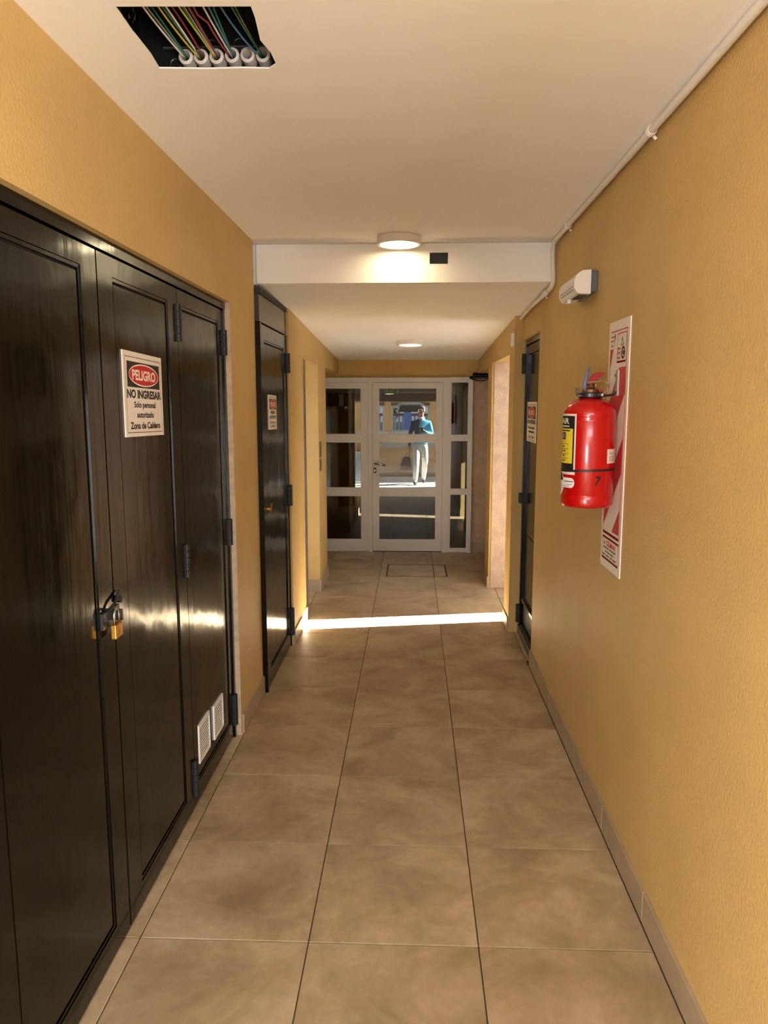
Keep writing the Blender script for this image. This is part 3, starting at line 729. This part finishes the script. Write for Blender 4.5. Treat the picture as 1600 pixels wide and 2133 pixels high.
# ------------------------------------------------------------------ black box in the ceiling hole with wires and conduit ends
jb = thing('junction_box', 'black junction box with loose wires in the ceiling hole', 'junction box', (-.475, 1.80, 2.42))
bm = bmesh.new()
T = .004
for a in ((-.68, -.30, 1.60, 1.986, 2.52, 2.524), (-.684, -.68, 1.60, 1.986, 2.366, 2.524), (-.30, -.296, 1.60, 1.986, 2.366, 2.524), (-.684, -.296, 1.986, 1.990, 2.366, 2.524), (-.684, -.296, 1.596, 1.60, 2.366, 2.524)): box(bm, *a)
obj('shell', bm, mat('black_box_plastic', (.008, .008, .008), .35), jb)
bm = bmesh.new()
rng = random.Random(3)
for i in range(40):                                                                  # torn plastic film on its left side
    y = rng.uniform(1.62, 1.95); z = rng.uniform(2.375, 2.50); s = rng.uniform(.012, .035)
    a = [bm.verts.new((-.672+rng.uniform(0, .012), y+rng.uniform(-s, s)*.5, z+rng.uniform(-s, s))) for _ in range(4)]
    bm.faces.new(a)
obj('torn_film', bm, mat('black_film', (.12, .115, .11), .25), jb, kind='stuff')
obj('lip', boxes((-.62, -.33, 1.978, 1.985, 2.425, 2.428)), mat('grey_edge', (.10, .10, .10), .4), jb)
GREY = mat('grey_conduit', (.55, .52, .49), .5)
RX = [-.556, -.519, -.481, -.443, -.405, -.368]
for i, x in enumerate(RX):
    bm = bmesh.new(); z = 2.392 + (.002 if i > 2 else 0); n = 20
    pr = [(.0175, 1.985), (.0175, 1.948), (.0110, 1.945), (.0105, 1.985)]
    rings = [[bm.verts.new((x+r*math.cos(2*PI*k/n), y, z+r*math.sin(2*PI*k/n))) for k in range(n)] for r, y in pr]
    for a, b in zip(rings, rings[1:]):
        for k in range(n): bm.faces.new((a[k], a[(k+1) % n], b[(k+1) % n], b[k]))
    obj('conduit_end', bm, GREY, jb, smooth=False)
for x, z in ((-.592, 2.390), (-.50, 2.432), (-.432, 2.434), (-.36, 2.436)):
    bm = bmesh.new(); n = 18
    tube(bm, [(x+.013*math.cos(2*PI*k/n), 1.984, z+.013*math.sin(2*PI*k/n)) for k in range(n+1)], .0018, 6); obj('knockout', bm, mat('knockout_black', (.03, .03, .03), .3), jb)
WC = {'white': (.75, .72, .68), 'green': (.02, .16, .08), 'red': (.28, .03, .03), 'blue': (.06, .20, .38), 'yellow': (.55, .48, .05), 'olive': (.14, .15, .06), 'grey': (.2, .25, .28)}
def wire(col, x0, z0, xm, x1, z1, r=.0022, ym=1.82, kink=0):
    bm = bmesh.new()
    P0, P1, P2 = Vector((x0, 1.97, z0)), Vector((xm, ym, (z0+z1)/2-.004)), Vector((x1, 1.63, z1))
    pts = [P0*(1-t)**2 + P1*2*t*(1-t) + P2*t*t for t in [i/10 for i in range(11)]]
    pts[1] = (pts[0]+pts[2])/2
    if kink: pts[6] += Vector((kink, 0, -.003)); pts[7] += Vector((kink*1.2, 0, .002))
    tube(bm, pts, r, 7); obj('wire', bm, mat('wire_'+col, WC[col], .4), jb, smooth=True, label=col+' wire')
for c, i, dx, xm, x1, z1 in (('white', 0, -.003, -.585, -.600, 2.42), ('green', 0, .002, -.565, -.590, 2.43), ('grey', 0, 0, -.575, -.605, 2.43),
        ('white', 1, -.004, -.53, -.552, 2.42), ('green', 1, 0, -.540, -.560, 2.42), ('red', 1, .004, -.515, -.550, 2.43), ('yellow', 1, -.005, -.550, -.558, 2.41),
        ('green', 2, -.003, -.500, -.512, 2.42), ('red', 2, .002, -.488, -.498, 2.42), ('yellow', 2, -.004, -.498, -.520, 2.41), ('blue', 2, .003, -.49, -.50, 2.43), ('white', 2, 0, -.50, -.516, 2.43),
        ('red', 3, -.004, -.475, -.462, 2.42), ('green', 3, .002, -.440, -.440, 2.43), ('blue', 3, .003, -.445, -.452, 2.42), ('white', 3, 0, -.46, -.470, 2.43),
        ('blue', 5, -.004, -.425, -.430, 2.42), ('green', 5, .002, -.395, -.408, 2.42), ('olive', 5, .000, -.39, -.404, 2.43)):
    wire(c, RX[i]+dx, 2.392, xm, x1, z1, kink=(-.012 if (c == 'red' and i == 3) else 0))
# box in the beam hole
ob = thing('outlet_box', 'empty black wall box set in the white beam', 'outlet box', (.125, 3.97, 2.28))
obj('shell', boxes((.079, .171, 3.990, 3.994, 2.256, 2.311), (.079, .0815, 3.968, 3.990, 2.256, 2.311), (.1685, .171, 3.968, 3.990, 2.256, 2.311), (.0815, .1685, 3.968, 3.990, 2.256, 2.2585), (.0815, .1685, 3.968, 3.990, 2.3085, 2.311)), mat('box_black', (.012, .012, .013), .3), ob)

# ------------------------------------------------------------------ call plates on the pillar, black cables
for lab, z0, z1 in (('upper slim metal call plate on the left pillar', 1.115, 1.240), ('lower slim metal call plate on the left pillar', 1.000, 1.095)):
    c = thing('call_plate', lab, 'call button', (-.766, 6.22, (z0+z1)/2), 'lift call plates')
    obj('plate', B(-.768, -.762, 6.185, 6.265, z0, z1, bev=.001), mat('plate_bronze', (.12, .09, .06), .35, metal=.6), c)
    bm = bmesh.new(); tube(bm, [(-.762, 6.225, (z0+z1)/2), (-.759, 6.225, (z0+z1)/2)], .011, 14); obj('button', bm, STEEL, c)
bc = thing('black_cable', 'loose black cables in the corner right of the glass door', 'cable', (.68, 7.75, 1.80))
for dz, sag in ((0, -.012), (.012, .010), (-.010, -.030)):
    bm = bmesh.new(); tube(bm, [(.57+.035*i, 7.78-.02*i, 1.812+dz*.6+sag*math.sin(PI*i/6)) for i in range(10)], .006, 8); obj('strand', bm, RUBBER, bc, smooth=True)

#OUTSIDE
# ------------------------------------------------------------------ outside: daylight court by the side opening, and the court behind the camera
CONC = mat('pale_concrete', (.55, .50, .44), .85, var=.08, vscale=2)
struct('ground', B(-9, 9, -8, -1.2, -.14, -.02), mat('court_paving', (.16, .14, .12), .9, spec=.1), 'paving of the court before the corridor', 'ground')
struct('courtyard_wall', B(-9, 9, -6.3, -6.0, -.02, 3.2), mat('court_plaster', (.24, .15, .09), .9), 'plaster wall added across the court behind the viewer', 'wall')  # unseen wall added to keep sky glare out of the glass reflection
struct('ground', B(1.0, 9, 3.0, 7.94, -.14, -.004), mat('court_floor', (.18, .175, .17), .9), 'paving of the narrow light court right of the corridor', 'ground')
struct('courtyard_wall', boxes(
    (1.60, 1.72, 3.0, 5.40, -.004, 2.6), (1.60, 1.72, 5.715, 7.95, -.004, 2.6), (1.60, 1.72, 5.40, 5.715, 1.21, 2.6)), mat('sun_slit_wall', (.46, .45, .45), .9), 'court wall added with a low gap to shape the sun strip', 'wall')  # wall added so that its gap cuts the sun to a narrow strip
struct('courtyard_wall', B(.92, 1.60, 3.0, 3.1, -.004, 2.6), mat('sun_slit_wall2', (.46, .45, .45), .9), 'end wall of the narrow light court', 'wall')

# beyond the glass door: covered porch, then a sunlit strip, a low wall and a wooden house front
GZ = -.25
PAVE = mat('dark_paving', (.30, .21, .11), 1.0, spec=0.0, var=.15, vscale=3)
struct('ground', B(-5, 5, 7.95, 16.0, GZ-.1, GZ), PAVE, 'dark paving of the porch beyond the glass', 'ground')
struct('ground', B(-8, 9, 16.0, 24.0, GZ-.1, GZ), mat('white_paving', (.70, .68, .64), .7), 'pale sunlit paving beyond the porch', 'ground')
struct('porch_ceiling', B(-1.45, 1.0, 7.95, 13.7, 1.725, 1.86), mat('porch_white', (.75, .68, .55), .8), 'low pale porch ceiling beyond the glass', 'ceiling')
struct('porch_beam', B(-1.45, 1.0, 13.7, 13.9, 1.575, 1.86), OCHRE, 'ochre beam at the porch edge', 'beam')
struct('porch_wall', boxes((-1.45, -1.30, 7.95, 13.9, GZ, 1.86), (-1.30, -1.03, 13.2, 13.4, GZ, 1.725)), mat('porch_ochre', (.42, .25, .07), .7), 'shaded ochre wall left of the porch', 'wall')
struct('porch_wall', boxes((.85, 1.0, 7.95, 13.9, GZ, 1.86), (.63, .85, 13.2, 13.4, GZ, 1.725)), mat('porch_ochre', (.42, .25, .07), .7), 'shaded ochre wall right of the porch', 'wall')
struct('sun_blocker', B(5.0, 8.5, -7.5, .5, -.02, 5.0), mat('blocker_plaster', (.55, .48, .40), .9), 'unseen block added to shade the court behind the viewer', 'building')  # added out of view to keep the sun off the rear court
# sun blockers: unseen blocks added to bound the sun strip, posts added to stripe it
NB = mat('blocker_plaster', (.55, .48, .40), .9)
struct('sun_blocker', B(4.0, 7.0, 8.2, 16.93, GZ, 5.0), NB, 'unseen plaster block added as sun blocker right of the porch', 'building')
struct('sun_blocker', B(4.0, 7.0, 18.40, 25.0, GZ, 5.0), NB, 'unseen plaster block added as sun blocker beyond the sun gap', 'building')
for y, l in ((17.40, 'nearer dark post added in the sun gap to cast a shadow line'), (17.90, 'farther dark post added in the sun gap to cast a shadow line')):
    tag(obj('shadow_post', B(4.0, 4.09, y, y+.09, GZ, 2.6), BLACKM), l, 'post', 'added shadow posts')  # added only for the dark lines they cast across the sunlit paving

# porch lamp, air conditioner, blue door
pl = thing('porch_lamp', 'small round lamp on the porch ceiling behind the SALIDA lettering', 'light', (-.40, 12.7, 1.725))
bm = bmesh.new(); lathe(bm, -.40, 12.7, [(0, 1.724), (.082, 1.724), (.082, 1.702), (.074, 1.700), (0, 1.700)], 28); obj('housing', bm, WHITE, pl)
bm = bmesh.new(); lathe(bm, -.40, 12.7, [(.073, 1.699), (0, 1.697)], 28); obj('diffuser', bm, mat('porch_diffuser', (.8, .75, .6), .4, emit=(1, .88, .62), estr=60), pl)
ac = thing('air_conditioner', 'dark air conditioner on the porch wall behind the left panes', 'air conditioner', (-1.2, 12.0, 1.55))
obj('case', B(-1.298, -1.13, 11.6, 12.3, 1.50, 1.70, bev=.01), mat('ac_dark', (.02, .02, .018), .5), ac)
obj('front_flap', boxes((-1.20, -1.06, 11.75, 12.3, 1.46, 1.498)), mat('ac_white', (.75, .76, .74), .5), ac)
bd2 = thing('blue_door', 'blue metal door on the porch wall behind the left panes', 'door', (-1.29, 11.2, GZ))
obj('leaf', B(-1.299, -1.27, 10.9, 11.55, GZ+.003, 1.50), mat('blue_door_paint', (.05, .11, .20), .3), bd2)
bm = bmesh.new(); tube(bm, [(-1.27, 11.45, .95), (-1.24, 11.45, .95), (-1.24, 11.36, .95)], .012, 8); obj('handle', bm, BLACKM, bd2)

# pale open gate frame standing in the sun, seen through the left panes
gt = thing('garden_gate', 'pale sunlit panelled gate seen through the left glass panes', 'gate', (-1.32, 16.9, GZ))
GP = mat('gate_cream', (.72, .72, .58), .6)
obj('gate_frame', boxes((-1.585, -1.560, 16.88, 16.93, GZ, 1.30), (-1.345, -1.31, 16.88, 16.93, GZ, 1.30), (-1.16, -1.12, 16.88, 16.93, GZ, 1.30), (-1.56, -1.345, 16.88, 16.93, GZ+.30, GZ+.34), (-1.31, -1.16, 16.88, 16.93, GZ+.02, GZ+.06), (-1.31, -1.16, 16.88, 16.93, .42, .47)), GP, gt)
obj('panel', B(-1.56, -1.345, 16.90, 16.915, GZ+.34, 1.28), mat('gate_olive', (.22, .22, .13), .7), gt)
obj('panel', B(-1.31, -1.16, 16.90, 16.915, GZ+.06, .42), mat('gate_grey', (.34, .40, .42), .5), gt)
obj('panel', B(-1.31, -1.16, 16.90, 16.915, .47, .72), mat('gate_orange', (.40, .18, .06), .7), gt)

# house front: low rendered wall, white framed windows between wooden pillars
hf = thing('house_front', 'terracotta house front with white framed windows beyond the glass door', 'building', (0, 18.6, GZ))
TER = mat('terracotta_wall', (.88, .50, .24), .85, var=.08, vscale=4)
WOODC = mat('orange_wood', (.92, .50, .18), .7, var=.12, vscale=6, stretch=(1, 1, .15))
obj('low_wall', B(-3.0, 3.0, 18.55, 18.75, GZ+.10, .455), TER, hf)
obj('plinth', B(-3.0, 3.0, 18.50, 18.80, GZ-.02, GZ+.10), mat('plinth_brown', (.20, .13, .08), .8), hf)
obj('sill', B(-3.0, 3.0, 18.50, 18.78, .455, .60), mat('sill_pale', (.62, .50, .40), .8), hf)
obj('ledge', B(-3.0, 3.0, 18.48, 18.78, .80, .84), mat('ledge_cream', (.85, .80, .62), .7), hf)
obj('lower_panel', B(-3.0, 3.0, 18.58, 18.74, .60, .80), mat('lower_panel_tan', (.50, .36, .20), .8), hf)
for x0, x1 in ((-3.0, -1.05), (-.70, -.54), (.40, .62), (1.05, 3.0)): obj('pillar', B(x0, x1, 18.52, 18.78, .84, 1.56), WOODC, hf)
obj('head_board', B(-3.0, 3.0, 18.52, 18.78, 1.56, 1.95), mat('head_ochre', (.70, .46, .16), .8), hf)
for x0, x1 in ((-1.05, -.70), (-.54, .40), (.62, 1.05)):
    wf = obj('window_frame', boxes((x0, x0+.05, 18.60, 18.68, .84, 1.48), (x1-.05, x1, 18.60, 18.68, .84, 1.48), (x0+.05, x1-.05, 18.60, 18.68, .84, .89), (x0+.05, x1-.05, 18.60, 18.68, 1.43, 1.48)), mat('window_white', (.85, .85, .82), .5), hf)
    obj('blind_box', B(x0, x1, 18.60, 18.74, 1.48, 1.56), mat('blind_brown', (.22, .15, .10), .8), hf)
aw = thing('awning', 'small white awning over a dark screen on the house front', 'awning', (-.05, 18.2, 1.4))
bm = bmesh.new(); prism(bm, [(-.40, 1.47), (-.36, 1.53), (-.20, 1.565), (.12, 1.565), (.25, 1.53), (.28, 1.47)], lambda x, z, t: (x, t, z), 18.05, 18.5); obj('hood', bm, mat('awning_white', (.50, .48, .46), .7), aw)
obj('screen', boxes((-.34, .24, 18.3, 18.36, 1.33, 1.47)), BLACKM, aw)
obj('slot', boxes((-.30, .18, 18.04, 18.06, 1.475, 1.50)), BLACKM, aw)

# seen through those windows: a pale picket fence, a blue gate board, leafy trees
pf = thing('picket_fence', 'pale picket fence seen through the house windows', 'fence', (-.3, 22.4, GZ))
PF = mat('fence_white', (.62, .64, .70), .7)
for i in range(26): obj('picket', B(-1.6+i*.115, -1.53+i*.115, 22.38, 22.41, GZ, 1.16), PF, pf)
obj('rail', boxes((-1.7, 1.5, 22.41, 22.45, .75, .80), (-1.7, 1.5, 22.41, 22.45, 1.16, 1.24)), mat('rail_brown', (.25, .13, .10), .7), pf)
bb = thing('blue_board', 'blue board standing before the picket fence', 'board', (-.16, 22.1, GZ))
obj('panel', B(-.27, -.06, 22.08, 22.12, GZ, 1.38), mat('blue_panel', (.16, .36, .95), .5), bb)
struct('courtyard_wall', B(-8, 8, 23.6, 23.8, GZ, .95), mat('far_wall', (.45, .45, .50), .8), 'far grey wall behind the picket fence', 'wall')
rng = random.Random(5)
LEAF = [mat('leaf_dark', (.03, .09, .03), .6), mat('leaf_mid', (.10, .22, .07), .6)]
for x, h, lab in ((-1.25, 1.9, 'leafy tree seen through the far left house window'), (-.62, 1.75, 'low leafy tree behind the picket fence left of the blue board'), (.62, 2.0, 'leafy tree behind the picket fence right of the blue board')):
    t = thing('tree', lab, 'tree', (x, 23.1, GZ), 'trees behind the picket fence')
    bm = bmesh.new(); tube(bm, [(x, 23.1, GZ), (x+.02, 23.1, .5), (x-.02, 23.1, 1.2)], [.06, .05, .03], 8); obj('trunk', bm, mat('bark', (.12, .08, .05), .9), t)
    bm = bmesh.new()
    for k in range(260):
        d = Vector((rng.gauss(0, 1), rng.gauss(0, 1), rng.gauss(0, 1))).normalized()*rng.uniform(.05, .29)
        c = Vector((x, 23.1, h-.5)) + Vector((d.x, d.y*.6, d.z*.85)); n_ = d.normalized(); u, v = frame_of(n_+Vector((rng.uniform(-.6, .6),)*3))
        s = rng.uniform(.025, .05)
        f = bm.faces.new([bm.verts.new(c+q) for q in (u*s, v*s*.6, -u*s, -v*s*.6)]); f.material_index = rng.randint(0, 1)
    obj('crown', bm, LEAF, t, kind='stuff')

# ------------------------------------------------------------------ figure added beyond the glass door in place of a reflected person
PX, PY = .165, 16.75
def skin_chain(bm, lay, pts, parent=None, root=False):
    prev = parent
    for i, (p, r) in enumerate(pts):
        v = bm.verts.new(p); v[lay].radius = (r, r) if not isinstance(r, tuple) else r
        if root and i == 0: v[lay].use_root = True
        if prev is not None: bm.edges.new((prev, v))
        prev = v; yield v
bm = bmesh.new(); lay = bm.verts.layers.skin.verify()
J = lambda x, y, z: Vector((PX+x, PY+y, GZ+z))
sp = list(skin_chain(bm, lay, [(J(0, 0, .90), (.150, .105)), (J(.005, -.01, 1.04), (.140, .100)), (J(.01, -.03, 1.20), (.155, .112)), (J(.01, -.045, 1.34), (.165, .105)), (J(.012, -.05, 1.43), (.085, .075)), (J(.012, -.06, 1.50), .050), (J(.008, -.075, 1.555), (.066, .075)), (J(.004, -.085, 1.63), (.076, .092)), (J(.004, -.08, 1.70), (.062, .072))], root=True))
# legs: the one on the left of the picture strides forward
lg = list(skin_chain(bm, lay, [(J(-.085, -.01, .84), .098), (J(-.095, -.14, .50), .074), (J(-.105, -.14, .24), .066), (J(-.115, -.14, .09), .052), (J(-.118, -.20, .045), .040), (J(-.120, -.29, .035), .034)], sp[0]))
rg = list(skin_chain(bm, lay, [(J(.090, .00, .84), .098), (J(.105, -.02, .50), .074), (J(.085, .18, .28), .066), (J(.075, .30, .12), .052), (J(.075, .27, .055), .040), (J(.078, .19, .035), .034)], sp[0]))
# arm on the left of the picture hangs out carrying the bag; the other is bent across the chest
la = list(skin_chain(bm, lay, [(J(-.165, -.04, 1.36), .062), (J(-.225, -.05, 1.12), .048), (J(-.245, -.10, .90), .036), (J(-.248, -.11, .845), .030), (J(-.250, -.115, .80), (.034, .018))], sp[3]))
ra = list(skin_chain(bm, lay, [(J(.185, -.04, 1.36), .066), (J(.245, -.06, 1.12), .052), (J(.130, -.21, 1.16), .038), (J(.085, -.225, 1.185), .030), (J(.045, -.225, 1.20), (.034, .018))], sp[3]))
for k in range(4):                                                   # fingers of both hands, then the thumbs
    o_ = -.024+.016*k; ln = (.060, .070, .066, .052)[k]
    list(skin_chain(bm, lay, [(J(-.250, -.115+o_, .775), .0095), (J(-.245, -.118+o_, .775-ln*.55), .0085), (J(-.222, -.118+o_, .775-ln*.75), .008)], la[4]))
    list(skin_chain(bm, lay, [(J(.022, -.228, 1.20+o_), .0095), (J(.022-ln*.5, -.238, 1.20+o_), .0085), (J(.022-ln*.75, -.222, 1.20+o_), .008)], ra[4]))
list(skin_chain(bm, lay, [(J(-.235, -.145, .80), .010), (J(-.225, -.155, .765), .0085)], la[4]))
list(skin_chain(bm, lay, [(J(.05, -.245, 1.230), .010), (J(.025, -.250, 1.248), .0085)], ra[4]))
me = bpy.data.meshes.new('person_cage'); bm.to_mesh(me); bm.free()
tmp = bpy.data.objects.new('person_cage', me); C.objects.link(tmp)
md = tmp.modifiers.new('skin', 'SKIN'); md.use_smooth_shade = True
tmp.modifiers.new('sub', 'SUBSURF').levels = 2
dg = bpy.context.evaluated_depsgraph_get(); dg.update()
pm = bpy.data.meshes.new_from_object(tmp.evaluated_get(dg)); bpy.data.objects.remove(tmp)
SKIN = mat('skin', (.50, .28, .18), .5); JACKET = mat('blue_jacket', (.10, .50, .72), .7); TROUS = mat('cream_trousers', (.80, .78, .70), .8, bump=1.0, bscale=16, stretch=(1, 1, .5)); NAVY = mat('navy_left_half', (.015, .025, .07), .8); SHOE = mat('dark_shoe', (.03, .025, .02), .5)
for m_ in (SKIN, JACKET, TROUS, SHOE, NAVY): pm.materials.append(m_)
for p in pm.polygons:
    c = p.center - Vector((PX, PY, GZ)); p.use_smooth = True
    hand = (c.x < -.20 and c.z < .87) or (c.x < .10 and c.y < -.185 and 1.13 < c.z < 1.27)
    p.material_index = 0 if (c.z > 1.475 or hand) else 3 if c.z < .085 else (4 if c.x < -.02 else 1) if (c.z > .93 or c.x < -.20 or c.x > .21) else 2  # picture-left half of the jacket and that arm take the navy colour
for v in pm.vertices: v.co -= Vector((PX, PY, GZ))
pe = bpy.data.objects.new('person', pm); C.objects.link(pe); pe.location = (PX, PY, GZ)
tag(pe, 'person in a blue jacket and cream trousers added beyond the glass door in place of a reflection, holding a bag', 'person')
HC = J(.004, -.085, 1.635)
bm = bmesh.new()                                                     # hair cap, open at the face
bmesh.ops.create_uvsphere(bm, u_segments=28, v_segments=18, radius=1)
for v in list(bm.verts):
    if v.co.y < -.35 and v.co.z < .42 or v.co.z < -.55: bm.verts.remove(v)
for v in bm.verts: v.co = HC + Vector((v.co.x*.088, .014+v.co.y*.106, .012+v.co.z*.112))
obj('hair', bm, mat('dark_hair', (.035, .022, .015), .6), pe, smooth=True)
bm = bmesh.new(); prism(bm, [(-.014, -.022), (.014, -.022), (.005, .030), (-.005, .030)], lambda x, z, t: HC+Vector((x, -.086-t*(1 if z < 0 else .3), z-.005)), 0, .026); obj('nose', bm, SKIN, pe)
for s in (-1, 1):
    bm = bmesh.new(); bmesh.ops.create_uvsphere(bm, u_segments=12, v_segments=8, radius=.011)
    for v in bm.verts: v.co += HC+Vector((s*.032, -.080, .012))
    obj('eye', bm, mat('eye_dark', (.02, .015, .01), .3), pe)
    bm = bmesh.new(); bmesh.ops.create_uvsphere(bm, u_segments=12, v_segments=8, radius=1)
    for v in bm.verts: v.co = HC+Vector((s*.080+v.co.x*.010, .005+v.co.y*.022, -.005+v.co.z*.032))
    obj('ear', bm, SKIN, pe, smooth=True)
bm = bmesh.new(); bmesh.ops.create_uvsphere(bm, u_segments=12, v_segments=8, radius=1)
for v in bm.verts: v.co = HC+Vector((v.co.x*.026, -.078+v.co.y*.010, -.060+v.co.z*.007))
obj('mouth', bm, mat('lips', (.35, .12, .10), .5), pe)
TURN = Matrix.Rotation(math.radians(-38), 4, 'Z')                    # the head looks to the left of the picture
for ch in pe.children:
    o0 = HC - wl(pe)
    for v in ch.data.vertices: v.co = o0 + TURN @ (v.co - o0)
bm = bmesh.new(); lathe(bm, PX+.012, PY-.055, [(.066, GZ+1.425), (.072, GZ+1.47), (.064, GZ+1.49), (.056, GZ+1.48)], 20); obj('collar', bm, mat('white_collar', (.8, .78, .72), .7), pe, smooth=True)
# jacket flaps and trouser hems as cloth edges
bm = bmesh.new(); lathe(bm, 0, 0, [(1.03, .985), (1.06, .93), (1.04, .90), (.95, .905)], 28)
for v in bm.verts: v.co = J(v.co.x*.155, v.co.y*.118-.005, v.co.z)
obj('jacket_hem', bm, JACKET, pe, smooth=True)
obj('phone', B(PX+.005, PX+.055, PY-.262, PY-.250, GZ+1.165, GZ+1.27, bev=.003), BLACKM, pe, label='dark phone')
bg = thing('handbag', 'brown bag hanging from the hand of the stand-in person', 'bag', (PX-.25, PY-.11, GZ+.36))
bm = bmesh.new(); prism(bm, [(-.145, 0), (.115, 0), (.120, .03), (.085, .25), (.060, .29), (-.055, .29), (-.085, .26), (-.150, .03)], lambda x, z, t: J(-.305+x, -.115+t, .335+z), -.05, .05)
bmesh.ops.bevel(bm, geom=list(bm.edges), offset=.012, segments=2, affect='EDGES'); obj('body', bm, mat('brown_bag', (.16, .09, .06), .6), bg)
bm = bmesh.new(); tube(bm, [J(-.355, -.115, .62), J(-.32, -.115, .68), J(-.27, -.115, .712), J(-.243, -.115, .728), J(-.24, -.115, .70), J(-.25, -.115, .62)], .010, 8); obj('handle', bm, mat('pale_strap', (.60, .35, .22), .5), bg, smooth=True)
